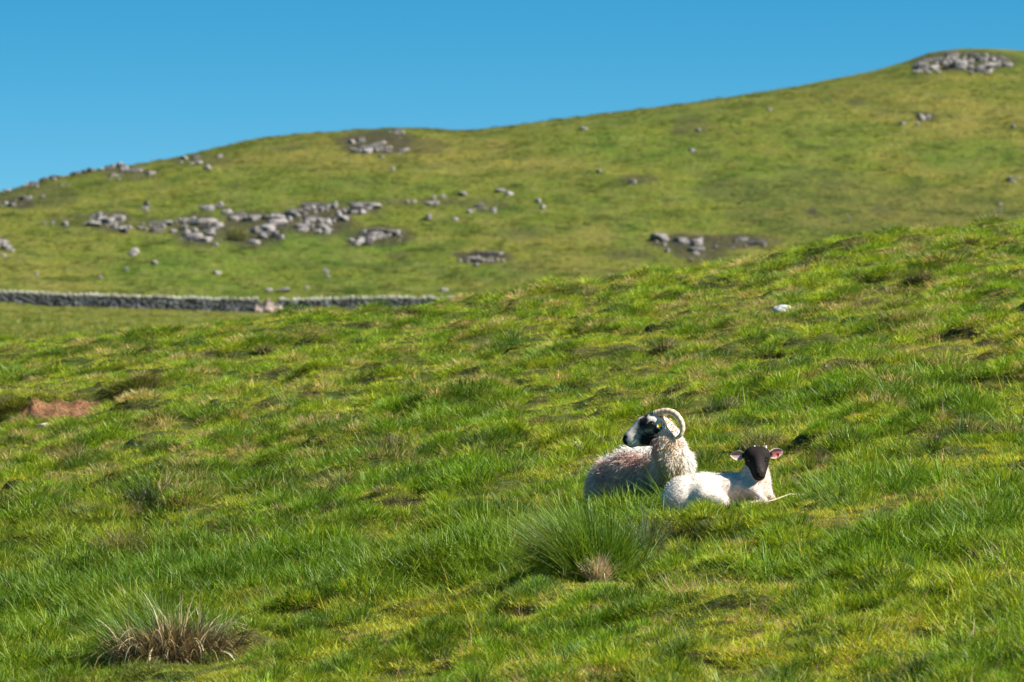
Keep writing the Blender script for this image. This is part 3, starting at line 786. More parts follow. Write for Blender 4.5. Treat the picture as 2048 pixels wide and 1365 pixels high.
# the big rush tussock in the foreground
p = P3(1185, 1160); p.y += .1; p.z = float(height(np.array([p.x]), np.array([p.y]))[0])
e = empty('rush_tussock', p, 'biggest green tussock of long fanned blades left of the lamb, straw at its foot', 'tussock', GRP)
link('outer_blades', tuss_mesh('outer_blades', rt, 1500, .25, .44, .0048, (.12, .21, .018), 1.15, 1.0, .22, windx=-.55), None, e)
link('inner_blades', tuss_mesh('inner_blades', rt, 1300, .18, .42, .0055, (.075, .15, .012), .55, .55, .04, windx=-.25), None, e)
link('side_blades', tuss_mesh('side_blades', rt, 700, .22, .46, .0048, (.21, .26, .07), 1.3, 1.3, .2, arc=(2.2, 4.1), windx=-.5), None, e)
s = tuss_mesh('straw_base', rt, 420, .06, .17, .0058, (.74, .57, .43), .75, .9, 0, arc=(-2.4, -.7), mat_=M_STRAW, var=(.45, 1.35))
link('straw_base', s, None, e, loc=(.03, -.22, .0), label='pinkish dead straw bundle')
# tuft right beside it
p = P3(1290, 1095)
e = empty('grass_tussock', p, 'low blue green tuft with arching blades at the right foot of the biggest tussock', 'tussock', GRP)
link('blades', tuss_mesh('blades', rt, 420, .13, .26, .0048, (.15, .20, .10), 1.2, 1.3, .15), None, e)
# the dead brown tussock bottom left
p = P3(345, 1318); p.y += .08
e = empty('dead_tussock', p, 'brown tussock of dead curled blades at the lower left', 'tussock', GRP)
link('green_blades', tuss_mesh('green_blades', rt, 1300, .36, .36, .0048, (.095, .185, .012), .95, .9, .15, windx=-.55, arc=(.2, 3.6)), None, e)
link('dead_blades', tuss_mesh('dead_blades', rt, 650, .31, .36, .0060, (.38, .29, .14), 1.0, 2.2, 0, seg=6, mat_=M_STRAW, var=(.3, 1.3)), None, e)
link('thatch', tuss_mesh('thatch', rt, 1900, .32, .26, .0060, (.17, .125, .06), 1.2, 1.0, .1, arc=(-2.6, .6), mat_=M_STRAW, var=(.2, 1.2)), None, e)
link('curled_stems', tuss_mesh('curled_stems', rt, 90, .26, .42, .0085, (.62, .50, .28), .9, 2.9, 0, seg=9, arc=(-2.9, .4), mat_=M_STRAW, var=(.6, 1.2)), None, e)

TS = [  # px, row, width px, height px, kind, label
 (250, 1112, 130, 50, 'tan', 'rounded tussock with a straw coloured top above the dead brown tussock'),
 (615, 1000, 50, 26, 'tan', 'small straw topped tuft in the pasture left of the sheep'),
 (275, 1056, 44, 22, 'tan', 'little pale tuft just above the rounded straw topped tussock'),
 (560, 1028, 22, 18, 'tan', 'tiny pale seed tuft below the small straw topped one'),
 (1720, 503, 52, 24, 'tan', 'straw capped dark tussock near the right end of the pasture crest'),
 (1628, 538, 70, 22, 'brown', 'wide dark brown tussock on the right part of the crest'),
 (1945, 490, 44, 14, 'tan', 'flat straw coloured tussock below the crest at the right'),
 (2005, 476, 34, 14, 'tan', 'flat straw tuft at the right edge, lower of two'),
 (2010, 460, 34, 14, 'tan', 'flat straw tuft at the right edge, upper of two'),
 (1965, 465, 26, 12, 'brown', 'dark little tuft left of the two straw tufts at the right edge'),
 (1842, 566, 54, 26, 'brown', 'brown tussock with pale top halfway down the right slope'),
 (1795, 590, 90, 16, 'tan', 'long low tussock with straw right end on the right slope'),
 (1780, 652, 50, 26, 'brown', 'dark rounded tussock below right of the white stone'),
 (1690, 580, 60, 12, 'brown', 'thin dark tussock above the white stone'),
 (1735, 618, 60, 20, 'tan', 'pale brown tussock right of the white stone'),
 (1330, 710, 54, 28, 'brown', 'lone dark tussock above the sheep, left of the white stone'),
 (1540, 655 - 10, 40, 16, 'brown', 'dark tuft under the left of the white stone'),
 (1438, 640, 24, 14, 'green', 'small dark green tuft left of the white stone'),
 (1925, 885, 90, 42, 'dark', 'big dark green tussock with straw at its right on the right slope'),
 (2018, 872, 56, 30, 'tan', 'grey straw tussock at the right edge beside the big dark green one'),
 (1445, 822, 80, 24, 'dark', 'long dark tussock right of the horn of the sheep'),
 (1545, 812, 34, 20, 'dark', 'small dark tuft right of the long dark tussock'),
 (1183, 593, 30, 16, 'tan', 'small pale tuft on the crest right of centre'),
 (1100, 580, 26, 14, 'tan', 'small pale tuft on the crest near the middle'),
 (1225, 556, 44, 14, 'tan', 'low straw tuft on the crest above the white stone side'),
 (925, 668, 30, 18, 'brown', 'brown tuft below the right end of the wall'),
 (1085, 643, 42, 16, 'brown', 'flat brown tuft left of centre below the crest'),
 (530, 704, 42, 14, 'brown', 'small brown tuft in the left pasture below the gap in the wall'),
 (405, 698, 60, 18, 'green', 'rounded green tussock left of the small brown tuft'),
 (115, 712, 50, 18, 'green', 'dark green tussock above the earth bank'),
 (720, 690, 40, 20, 'green', 'green tuft with dark left side in the middle pasture'),
 (1030, 700, 90, 34, 'green', 'bright green grass clump in the middle pasture'),
 (1130, 748, 36, 22, 'brown', 'little brown tuft above and left of the sheep'),
 (780, 912, 120, 36, 'brown', 'wide dark tussock with brown painted shade at its foot left of the sheep'),
 (950, 890, 60, 26, 'dark', 'dark tuft right of the wide brown footed tussock'),
 (1640, 942, 50, 34, 'brown', 'brown dry tuft right of the ear of the lamb'),
 (1525, 900, 80, 44, 'seed', 'straw seeding tuft behind the head of the lamb'),
 (1690, 1015, 110, 70, 'lush', 'lush green tuft of broad blades right of the lamb'),
 (1350, 1000, 120, 78, 'lush', 'lush grass between the sheep and the lamb'),
 (1222, 1020, 90, 50, 'lush', 'tall grass in front of the rump of the horned sheep'),
 (155, 930, 60, 34, 'tan', 'weedy tuft with white heads under the earth bank'),
 (1965, 1040, 50, 52, 'wisp', 'pale wispy dead tuft at the right of the foreground'),
 (1560, 1070, 30, 28, 'wisp', 'thin straw wisps below the lamb'),
 (1005, 1075, 60, 40, 'lush', 'green tuft at the left side of the biggest tussock'),
 (1840, 925, 80, 50, 'lush', 'leafy weed clump on the right slope beyond the lamb'),
 (310, 1010, 150, 50, 'dark', 'wide dark green tussock in the left foreground'),
 (770, 990, 40, 22, 'tan', 'pale tuft midway between the dark left tussock and the sheep'),
]
def tussock(px, row, wp, hp, kind, lab):
    p = P3(px, row); s = p.y / F; w = wp * s / 2; h = hp * s
    e = empty('grass_tussock', p, lab, 'tussock', GRP)
    n = int(np.clip(900 * w * 2, 140, 700)); bw = .0045 * max(1, p.y / 42)
    G = dict(tan=(.13, .14, .035), brown=(.075, .085, .024), green=(.085, .16, .022), dark=(.055, .105, .018), seed=(.13, .15, .04), lush=(.10, .20, .024), wisp=(.13, .17, .04))[kind]
    hh = h * (1.35 if kind != 'lush' else 1.25)
    w *= 1.15
    link('blades', tuss_mesh('blades', rt, n, w * .8, hh, bw, G, 1.1, 1.9, .12 if kind in ('lush', 'green', 'dark') else .25, windx=-.2, zoff=0 if kind == 'lush' else hh * .25), None, e)
    if kind in ('tan', 'seed', 'wisp'):
        link('straw_top', tuss_mesh('straw_top', rt, n // 2, w * .8, hh * 1.05, bw * .9, (.40, .33, .15), .9, 1.7, 0, mat_=M_STRAW, var=(.5, 1.2), zoff=.01), None, e, label='straw coloured blades')
    if kind in ('brown', 'dark'):
        link('straw_side', tuss_mesh('straw_side', rt, n // 4, w * .7, hh * .9, bw, (.42, .33, .15), 1.2, 1.0, 0, arc=(-1.2, .9), mat_=M_STRAW, var=(.5, 1.1), zoff=hh * .35), None, e, label='straw coloured blades')
        link('shade_blades', tuss_mesh('shade_blades', rt, n * 2 // 3, w * .9, hh * .5, bw * 1.2, (.050, .052, .016), 1.3, 1.4, 0, arc=(2.4, 5.0), mat_=M_STRAW, var=(.4, 1.3), zoff=hh * .2), None, e)  # painted shade: dark blades on the left and near side
for a in TS: tussock(*a)

# ------------------------------------------------------------------ stones, stalk, flowers, earth in the pasture
def stone(name, px, row, w_, h_, matr, seed, lab):
    p = P3(px, row); s = p.y / F; V, T = ico(4); r = np.random.default_rng(seed)
    N = V.copy()
    for _ in range(7):
        n = r.normal(size=3); n /= np.linalg.norm(n); k = V @ n; V = V - np.maximum(k - r.uniform(.55, .85), 0)[:, None] * n
    V = V * (1 + .18 * noise3(N + seed, 1.8, seed)[:, None])
    V = V * np.array([w_ * s / 2 * 1.2, w_ * s / 2, h_ * s * .8])
    m = mesh_np(name, V, None, True, T); m.materials.append(matr)
    o = link(name, m, label=lab, category='stone'); o.location = (p.x, p.y, p.z + h_ * s * .5)
stone('white_stone', 1572, 630, 44, 17, M_WHITE, 3, 'bright white stone lying in the grass of the right slope')
stone('pale_stone', 1155, 905, 22, 18, M_RUB, 9, 'small pinkish stone in the grass left of the sheep')
stone('pale_stone', 95, 862, 38, 12, M_RUB, 12, 'flat pinkish stone under the earth bank')

def bank():
    """bare earth face: a rough sheet laid over the scarp"""
    x0, x1 = _bpos(30, 830)[0], _bpos(232, 825)[0]
    nu, nv = 150, 60
    u = np.linspace(0, 1, nu); v = np.linspace(0, 1, nv); U, Vv = np.meshgrid(u, v)
    X = x0 + (x1 - x0) * U
    t = (X - _bpos(-60, 830)[0]) / (_bpos(330, 812)[0] - _bpos(-60, 830)[0])
    line = bank_line(X, t)
    edge = np.sin(np.pi * np.clip(U, 0, 1)) ** .35
    lo = line - .28 * edge - .05 * noise(X * 6, X * 0, 4); hi = line + (.175 + .03 * noise(X * 7, X * 0 + 2, 5)) * edge
    Y = lo + (hi - lo) * Vv
    Z = height(X, Y) + .03 + .016 * fbm(X * 14, Y * 14, 7, 3) - .03 * (1 - np.minimum(1, 6 * np.minimum.reduce([U, 1 - U, Vv, 1 - Vv])))
    V3 = np.stack([X, Y, Z], -1).reshape(-1, 3); i = np.arange(nu * nv).reshape(nv, nu)
    Q = np.stack([i[:-1, :-1], i[:-1, 1:], i[1:, 1:], i[1:, :-1]], -1).reshape(-1, 4)
    link('bare_earth', mesh_np('bare_earth', V3, Q, True), M_SOIL, kind='structure', label='eroded bank of bare reddish earth at the left')
bank()

def tube(pts, rad, seg=8, closed=False):
    pts = np.asarray(pts, float); n = len(pts); rad = np.broadcast_to(rad, (n,)) if np.ndim(rad) < 2 else rad
    T = np.gradient(pts, axis=0); T /= np.linalg.norm(T, axis=1)[:, None]
    up = np.array([0, 1., .05]); A = np.cross(T, up); A /= np.linalg.norm(A, axis=1)[:, None]; B = np.cross(T, A)
    a = np.linspace(0, 2 * np.pi, seg, endpoint=False)
    V = pts[:, None] + rad[:, None, None] * (np.cos(a)[None, :, None] * A[:, None] + np.sin(a)[None, :, None] * B[:, None])
    V = V.reshape(-1, 3); i = np.arange(n * seg).reshape(n, seg); j = np.roll(i, -1, 1)
    Q = np.stack([i[:-1], j[:-1], j[1:], i[1:]], -1).reshape(-1, 4)
    V = np.concatenate([V, pts[[0, -1]]]); c0, c1 = n * seg, n * seg + 1
    Tr = [[c0, j[0, k], i[0, k]] for k in range(seg)] + [[c1, i[-1, k], j[-1, k]] for k in range(seg)]
    return V, Q, np.array(Tr)

M_STALK = plain_mat('dead_stalk', (.46, .42, .24), .8, .1)
pts = []
for (px, row, dy) in [(1462, 1022, 34.72), (1490, 1017, 34.72), (1512, 1012, 34.72), (1532, 1006, 34.7), (1550, 1001, 34.74), (1566, 995, 34.8), (1580, 990, 34.85), (1598, 991, 34.88), (1616, 990, 34.9)]:
    pts.append([(px - 1024) / F * dy, dy, (HOR - row) / F * dy + .004])
V, Q, T = tube(pts, np.linspace(.0062, .0035, len(pts)), 6)
link('dead_stalk', mesh_np('dead_stalk', V, Q, True, T), M_STALK, label='pale dead stalk lying in the grass along the front of the lamb', category='stalk')

M_PETAL = plain_mat('yellow_petals', (.85, .62, .02), .6, .2)
M_STEM = plain_mat('flower_stem', (.10, .20, .03), .7, .2)
def flower(px, row, lab):
    p = P3(px, row); e = empty('yellow_flower', p, lab, 'flower', 'yellow flowers in the grass')
    V, Q, T = tube([[0, 0, -.01], [.003, 0, .05], [0, 0, .10]], .0022, 5)
    link('stem', mesh_np('stem', V, Q, True, T), M_STEM, e)
    Vs = []; Qs = []
    for k in range(9):
        a = k * 2 * math.pi / 9; ca, sa = math.cos(a), math.sin(a); b = len(Vs)
        for (rr_, w, z) in ((.002, .002, .10), (.014, .007, .106), (.022, .003, .112)):
            Vs += [[rr_ * ca - w * sa, rr_ * sa + w * ca, z], [rr_ * ca + w * sa, rr_ * sa - w * ca, z]]
        Qs += [[b, b + 1, b + 3, b + 2], [b + 2, b + 3, b + 5, b + 4]]
    link('petals', mesh_np('petals', Vs, Qs), M_PETAL, e)
for a in [(1257, 782, 'yellow flower above the head of the sheep'), (1778, 784, 'yellow flower on the right slope, brightest one'), (1365, 690, 'yellow flower right of the lone dark tussock'), (1008, 744, 'yellow flower in the middle pasture'), (2022, 735, 'yellow flower near the right edge')]:
    flower(*a)

M_BUSH = leaf_mat('bush_leaves', tint_type='GEOMETRY', trans=.2, gloss=.05)
def bush(px, row, w_, h_, lab):
    p = Vector(hit(px, row, 300)); s = p.y / F; r = np.random.default_rng(6); e = empty('bush', p, lab, 'bush')
    n = 2600; d = r.normal(size=(n, 3)); d /= np.linalg.norm(d, axis=1)[:, None]; q = d * (r.random(n) ** .4)[:, None]
    q *= (1 + .35 * noise3(d + 3, 2.5, 4))[:, None]
    c = q * np.array([w_ * s / 2, w_ * s / 2.4, h_ * s / 2]) + np.array([0, 0, h_ * s * .5])
    a = r.normal(size=(n, 3)); a /= np.linalg.norm(a, axis=1)[:, None]; b = np.cross(a, r.normal(size=(n, 3))); b /= np.linalg.norm(b, axis=1)[:, None]
    L = .05
    V = np.stack([c - a * L, c - b * L * .6, c + a * L, c + b * L * .6], 1).reshape(-1, 3)
    m = mesh_np('foliage', V, np.arange(n * 4).reshape(-1, 4)); setcol(m, 'shade', np.repeat(r.uniform(.6, 1.3, n)[:, None] * np.ones((1, 3)), 4, 0)); setcol(m, 'tint', np.ones((n * 4, 3)) * np.array([.15, .15, .02]))
    link('foliage', m, M_BUSH, e)
    V, Q, T = tube([[0, 0, -.1], [.05, 0, .3], [.0, 0, h_ * s * .8]], np.array([.06, .05, .02]), 6)
    link('stem', mesh_np('stem', V, Q, True, T), M_STALK, e)
bush(475, 482, 48, 30, 'yellow green bush growing in the largest outcrop')

# ------------------------------------------------------------------ animals
def surface_nets(fn, lo, hi, h):
    lo = np.array(lo); n = np.ceil((np.array(hi) - lo) / h).astype(int) + 1
    ax = [lo[i] + h * np.arange(n[i]) for i in range(3)]
    S = np.empty(n, np.float32)
    for i in range(0, n[0], 8):
        g = np.stack(np.meshgrid(ax[0][i:i + 8], ax[1], ax[2], indexing='ij'), -1)
        S[i:i + 8] = fn(g.reshape(-1, 3)).reshape(g.shape[:3])
    ins = S < 0
    c = np.zeros(n - 1, np.int8)
    for a in (0, 1):
        for b in (0, 1):
            for d in (0, 1): c += ins[a:n[0] - 1 + a, b:n[1] - 1 + b, d:n[2] - 1 + d]
    act = (c > 0) & (c < 8); idx = -np.ones(n - 1, int); cells = np.argwhere(act); idx[act] = np.arange(len(cells))
    corners = np.array([(a, b, d) for a in (0, 1) for b in (0, 1) for d in (0, 1)])
    vals = np.stack([S[tuple((cells + k).T)] for k in corners], 1)
    acc = np.zeros((len(cells), 3)); cnt = np.zeros(len(cells))
    for i in range(8):
        for j in range(i + 1, 8):
            if np.abs(corners[i] - corners[j]).sum() != 1: continue
            a, b = vals[:, i], vals[:, j]; m = (a < 0) != (b < 0)
            t = np.where(m, a / np.where(m, a - b, 1), 0)
            acc += m[:, None] * (corners[i] + t[:, None] * (corners[j] - corners[i])); cnt += m
    V = lo + h * (cells + acc / cnt[:, None])
    Q = []
    for ax_ in range(3):
        s0 = [slice(None)] * 3; s1 = [slice(None)] * 3; s0[ax_] = slice(0, -1); s1[ax_] = slice(1, None)
        e = ins[tuple(s0)] != ins[tuple(s1)]; o1, o2 = [(1, 2), (2, 0), (0, 1)][ax_]
        P = np.argwhere(e); P = P[(P[:, o1] > 0) & (P[:, o2] > 0) & (P[:, o1] < n[o1] - 1) & (P[:, o2] < n[o2] - 1)]
        d1 = np.zeros(3, int); d1[o1] = 1; d2 = np.zeros(3, int); d2[o2] = 1
        q = np.stack([idx[tuple(P.T)], idx[tuple((P - d1).T)], idx[tuple((P - d1 - d2).T)], idx[tuple((P - d2).T)]], 1)
        fl = ins[tuple(P.T)]; q[~fl] = q[~fl][:, ::-1]; Q.append(q)
    return V, np.concatenate(Q)

def rcone(p, a, b, ra, rb, ys=1.):
    """rounded cone from a to b; ys > 1 squashes it across the depth axis"""
    p = p * np.array([1, ys, 1]); a = a * np.array([1, ys, 1]); b = b * np.array([1, ys, 1])
    ba = b - a; t = np.clip(((p - a) @ ba) / (ba @ ba + 1e-9), 0, 1)
    return np.linalg.norm(p - a - t[:, None] * ba, axis=1) - (ra + (rb - ra) * t)

def smin(a, b, k):
    h = np.clip(.5 + .5 * (b - a) / k, 0, 1)
    return b * (1 - h) + a * h - k * h * (1 - h)

def sdf_from(prims):
    def f(p):
        d = None
        for (A, B, ra, rb, ys, k) in prims:
            q = rcone(p, A, B, ra, rb, ys)
            d = q if d is None else smin(d, q, k)
        return d
    return f

def sdf_normals(f, P, e=.004):
    g = np.stack([f(P + np.eye(3)[i] * e) - f(P - np.eye(3)[i] * e) for i in range(3)], 1)
    return g / (np.linalg.norm(g, axis=1)[:, None] + 1e-9)

def locks(P, N, L, W, cols, r, droop=.6, curl=.3, seg=3, back=None):
    """tapered wool locks growing from surface points"""
    n = len(P); d = N.copy(); rows = []; pos = P.copy()
    side = np.cross(N, r.normal(size=(n, 3))); side /= np.linalg.norm(side, axis=1)[:, None]
    dr = np.array([0, 0, -1.]) if back is None else back
    for k in range(seg + 1):
        w = W * (1 - k / seg) ** .7 + .0006
        rows += [pos - side * w[:, None] / 2, pos + side * w[:, None] / 2]
        d = d + droop * dr / seg + curl * r.normal(size=(n, 3)) / seg; d /= np.linalg.norm(d, axis=1)[:, None]
        pos = pos + d * (L / seg)[:, None]
    V = np.stack(rows, 1).reshape(-1, 3); k = np.arange(seg) * 2
    q = (np.stack([k, k + 1, k + 3, k + 2], 1)[None] + (np.arange(n) * (seg + 1) * 2)[:, None, None]).reshape(-1, 4)
    return V, q, np.repeat(cols, (seg + 1) * 2, 0)

M_SKIN = vcol_mat('animal_coat', .8, .2, bump=.5)
def wool_mat():
    t = mat('wool'); a = t.attr('col'); d = t.n('ShaderNodeBsdfDiffuse'); tr = t.n('ShaderNodeBsdfTranslucent'); x = t.n('ShaderNodeMixShader', i_0=.45)
    t.l(a.outputs['Color'], d.inputs['Color']); t.l(a.outputs['Color'], tr.inputs['Color']); t.l(d.outputs[0], x.inputs[1]); t.l(tr.outputs[0], x.inputs[2]); t.l(x.outputs[0], t.out.inputs['Surface']); return t.m
M_WOOL = wool_mat()
M_EYE = plain_mat('dark_eye', (.02, .013, .008), .08, .8)
def horn_mat():
    t = mat('ridged_horn'); a = t.attr('ring')
    col = t.ramp(a.outputs['Fac'], [(0, (.42, .27, .15)), (.5, (.70, .51, .34)), (1, (.80, .64, .48))])
    n = t.noise(90, 3, .7, t.pos()); col = t.mix(1, col, t.ramp(n, [(.3, .75), (.7, 1.1)]), 'MULTIPLY')
    s = t.n('ShaderNodeBsdfPrincipled', i_Roughness=.5); t.l(col, s.inputs['Base Color']); t.l(s.outputs[0], t.out.inputs['Surface']); return t.m
M_HORN = horn_mat()
M_TAGY = plain_mat('yellow_tag', (.85, .60, .03), .4, .4); M_TAGR = plain_mat('red_tag', (.75, .05, .06), .4, .4)

def spline(P, n):
    P = np.asarray(P, float); t = np.linspace(0, 1, len(P)); tt = np.linspace(0, 1, n); out = []
    m = np.gradient(P, t, axis=0); k = np.clip(np.searchsorted(t, tt, side='right') - 1, 0, len(P) - 2); h = t[1] - t[0]; s = ((tt - t[k]) / h)[:, None]
    return (2 * s ** 3 - 3 * s ** 2 + 1) * P[k] + (s ** 3 - 2 * s ** 2 + s) * h * m[k] + (-2 * s ** 3 + 3 * s ** 2) * P[k + 1] + (s ** 3 - s ** 2) * h * m[k + 1]

def ear_mesh(base, tip, width, facing, outer, inner, cup=.35, rimcol=None):
    """leaf shaped cupped ear with thickness; facing = direction its inside looks"""
    base = np.array(base); tip = np.array(tip); ax = tip - base; L = np.linalg.norm(ax); ax = ax / L
    f = np.array(facing, float); f -= (f @ ax) * ax; f /= np.linalg.norm(f); sd = np.cross(ax, f)
    nu, nv = 13, 11; V = []; Cc = []
    for layer in (0, 1):
        for i in range(nu):
            t = i / (nu - 1); w = width / 2 * (.42 + .75 * math.sin(math.pi * min(t * 1.08, 1)) ** .9) * (1 if t < .85 else math.sqrt(max(1 - ((t - .85) / .15) ** 2, .0)) * .9 + .08)
            for j in range(nv):
                s = j / (nv - 1) * 2 - 1
                p = base + ax * L * t + sd * w * s + f * (cup * w * (s * s) - .0 + (-.004 if layer else .0) * (1 - s * s) - .10 * L * t * t * 0)
                V.append(p); Cc.append(np.array(inner) if (layer == 0 and abs(s) < .72 and t < .9) else np.array(outer))
    n = nu * nv; i = np.arange(n).reshape(nu, nv)
    Q = np.stack([i[:-1, :-1], i[:-1, 1:], i[1:, 1:], i[1:, :-1]], -1).reshape(-1, 4); Q = np.concatenate([Q, Q[:, ::-1] + n])
    b = np.concatenate([i[0, :], i[1:, -1], i[-1, ::-1][1:], i[::-1, 0][1:]])
    Q = np.concatenate([Q, np.stack([b[:-1], b[1:], b[1:] + n, b[:-1] + n], 1)])
    return np.array(V), Q, np.array(Cc)

def sphere_mesh(name, c, r, mat_, sc_=(1, 1, 1)):
    V, T = ico(3); m = mesh_np(name, V * r * np.array(sc_) + np.array(c), None, True, T); m.materials.append(mat_); return m

def animal(name, D0, anchor_px, label, category):
    def Lp(px, row, dy=0.):
        D = D0 + dy; return np.array([(px - 1024) / F * D, D, (HOR - row) / F * D])
    base = Lp(*anchor_px)
    e = empty(name, base, label, category)
    return Lp, base, e

def build_ewe():
    r = np.random.default_rng(2)
    P, base, e = animal('sheep', 36.1, (1300, 1012), 'grown sheep with black and white face and curled horn, lying and looking left', 'sheep')
    hy = -.12                                   # depth of the head's mid plane
    H = lambda px, row, dy=0.: P(px, row, hy + dy)
    body = [
        (P(1232, 965, .45), P(1278, 957, .32), .150, .172, 1., .05), (P(1278, 957, .32), P(1330, 955, .10), .170, .150, 1., .06),
        (P(1222, 985, .42), P(1262, 985, .30), .13, .12, 1., .06),
        (P(1345, 960, -.10), P(1350, 930, -.16), .120, .102, 1., .06), (P(1350, 930, -.16), P(1338, 890, -.14), .100, .080, 1., .05), (P(1338, 890, -.14), P(1326, 862, -.12), .078, .062, 1., .04),
        (P(1330, 856, -.10), P(1341, 868, -.12), .050, .054, 1., .03),
        (P(1372, 985, -.15), P(1392, 1003, -.30), .05, .032, 1., .04), (P(1392, 1003, -.30), P(1350, 1008, -.36), .028, .020, 1., .02),
        (P(1250, 1000, .25), P(1300, 1008, .10), .07, .04, 1., .05),
    ]
    head = [
        (H(1311, 847), H(1302, 850), .070, .064, 1.10, .03),
        (H(1300, 850), H(1262, 874), .056, .036, 1.15, .035),
        (H(1262, 874), H(1256, 880), .036, .034, 1.05, .02),
        (H(1307, 873), H(1266, 883), .060, .034, 1.35, .03),
        (H(1259, 886), H(1264, 888), .022, .024, 1.1, .012),
        (H(1303, 842, -.040), H(1309, 842, -.042), .020, .020, 1., .012), (H(1303, 842, .040), H(1309, 842, .042), .020, .020, 1., .012),   # brow bones
        (H(1284, 846), H(1266, 862), .036, .026, 1.1, .015),    # nasal ridge
    ]
    fh = sdf_from(head); fb = sdf_from(body)
    def f(p):
        d = smin(fb(p), fh(p), .03)
        # eye sockets, nostril slits, mouth cleft
        for sgn in (-1, 1):
            d = np.maximum(d, -(np.linalg.norm(p - H(1303, 847, sgn * .074), axis=1) - .016))
            d = np.maximum(d, -rcone(p, H(1248, 876, sgn * .034), H(1252, 880, sgn * .038), .006, .005))
        return d
    lo = P(1160, 1020, -.5); hi = P(1412, 815, .7); lo = np.array([lo[0], 35.55, lo[2] - .03]); hi = np.array([hi[0], 36.85, hi[2] + .03])
    V, Q = surface_nets(f, lo, hi, .0065)
    # colours from position in the head's mid plane
    px = 1024 + V[:, 0] / V[:, 1] * F; row = HOR - F * V[:, 2] / V[:, 1]
    n1 = noise3(V, 60, 3); n2 = noise3(V, 160, 4); nz = n1 * .6 + n2 * .7
    white = np.array([.66, .57, .50]); blk = np.array([.012, .012, .014]); gry = np.array([.36, .33, .31])
    col = np.tile(np.array([.62, .54, .47]), (len(V), 1))
    hd = fh(V) < .02; hd &= (px < 1330)
    col[hd] = white
    def blob(cx, cy, rx, ry, rot=0., s=.35):
        c, s_ = math.cos(rot), math.sin(rot); dx, dy = px - cx, row - cy
        q = np.sqrt(((dx * c + dy * s_) / rx) ** 2 + ((-dx * s_ + dy * c) / ry) ** 2)
        return 1 - sstep(1 - s, 1 + s, q + nz * .35)
    gm_ = np.clip(blob(1280, 862, 16, 12, -.5, .5) * .75 * (.5 + .9 * sstep(-.2, .3, n2)), 0, 1)
    bm_ = np.maximum.reduce([blob(1300, 880, 27, 17, -.05), blob(1317, 862, 13, 14, .3), blob(1287, 844, 14, 9, -.9), blob(1295, 830, 9, 8, 0), blob(1297, 853, 18, 6, .1) * .95, blob(1286, 853, 8, 10, .2) * .8, blob(1306, 824, 8, 5) * .9, blob(1322, 829, 7, 6),
                             blob(1248, 875, 7, 5.5, 0, .3), blob(1249, 886, 5.5, 10, -.35, .3), blob(1258, 897, 9, 4, .1, .4)])
    wm = np.maximum.reduce([blob(1305, 836, 9.5, 6.5, .25, .3), blob(1270, 888, 8, 9, .2, .35)])
    gr2 = blob(1301, 859, 9, 5, -.3, .5) * .55
    hc = white * np.ones((len(V), 1)); hc = hc * (1 - gm_[:, None]) + gry * .35 * gm_[:, None]
    hc = hc * (1 - bm_[:, None]) + blk * bm_[:, None]
    hc = hc * (1 - gr2[:, None]) + np.array([.10, .11, .11]) * gr2[:, None]
    hc = hc * (1 - wm[:, None]) + white * wm[:, None]
    far = V[:, 1] > P(0, 0, hy)[1] + .0
    w = hd.astype(float) * (1 - sstep(1320, 1330, px)); col = col * (1 - w[:, None]) + hc * w[:, None]
    m = mesh_np('body', V - base, Q, True); setcol(m, 'col', col); link('body', m, M_SKIN, e)
    # fleece: shaggy locks over trunk and neck
    dh = fh(V); sel = np.where((dh > .012) | (px > 1322))[0]; sel = sel[(V[sel, 2] > P(0, 1010)[2])]
    idx = r.choice(sel, 21000); Pn = V[idx]; Nn = sdf_normals(fb, Pn)
    ppx, prow = px[idx], row[idx]
    neck = sstep(1312, 1325, ppx) * (V[idx, 1] < 36.3)
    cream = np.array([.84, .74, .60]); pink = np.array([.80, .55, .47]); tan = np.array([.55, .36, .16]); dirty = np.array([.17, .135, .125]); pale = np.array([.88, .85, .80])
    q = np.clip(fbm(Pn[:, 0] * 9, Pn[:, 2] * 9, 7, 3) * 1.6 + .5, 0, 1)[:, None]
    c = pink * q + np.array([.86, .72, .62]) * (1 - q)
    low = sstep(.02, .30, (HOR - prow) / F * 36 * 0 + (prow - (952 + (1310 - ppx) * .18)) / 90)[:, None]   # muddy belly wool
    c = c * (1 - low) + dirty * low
    top = sstep(.72, .95, Nn[:, 2])[:, None]; c = c * (1 - top) + pale * top  # highlight on the back painted as paler wool on upward faces
    qn = np.clip(fbm(Pn[:, 0] * 22, Pn[:, 2] * 7, 17, 2) * 2.2 + .45, 0, 1)[:, None]
    cn = cream * (1 - qn * .75) + tan * qn * .75
    rt_ = sstep(1350, 1372, ppx + (prow - 900) * -.15)[:, None]; cn = cn * (1 - rt_) + pale * rt_  # sunlit right edge of the neck painted paler
    c = c * (1 - neck[:, None]) + cn * neck[:, None]
    c = c * r.uniform(.75, 1.15, len(c))[:, None]
    L = r.uniform(.035, .080, len(c)) * (1 - .35 * neck) * (1 - .4 * sstep(885, 865, prow)); W = r.uniform(.005, .010, len(c))
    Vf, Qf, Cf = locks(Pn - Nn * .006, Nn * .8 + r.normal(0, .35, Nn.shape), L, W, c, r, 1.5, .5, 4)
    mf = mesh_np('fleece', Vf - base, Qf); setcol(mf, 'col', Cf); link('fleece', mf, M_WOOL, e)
    # horns
    hp = [(1309, 829, -.028), (1318, 826, -.038), (1334, 823, -.060), (1350, 828, -.085), (1361, 841, -.105), (1365.5, 856, -.115), (1362, 869, -.118), (1354, 876, -.112), (1345, 877, -.105)]
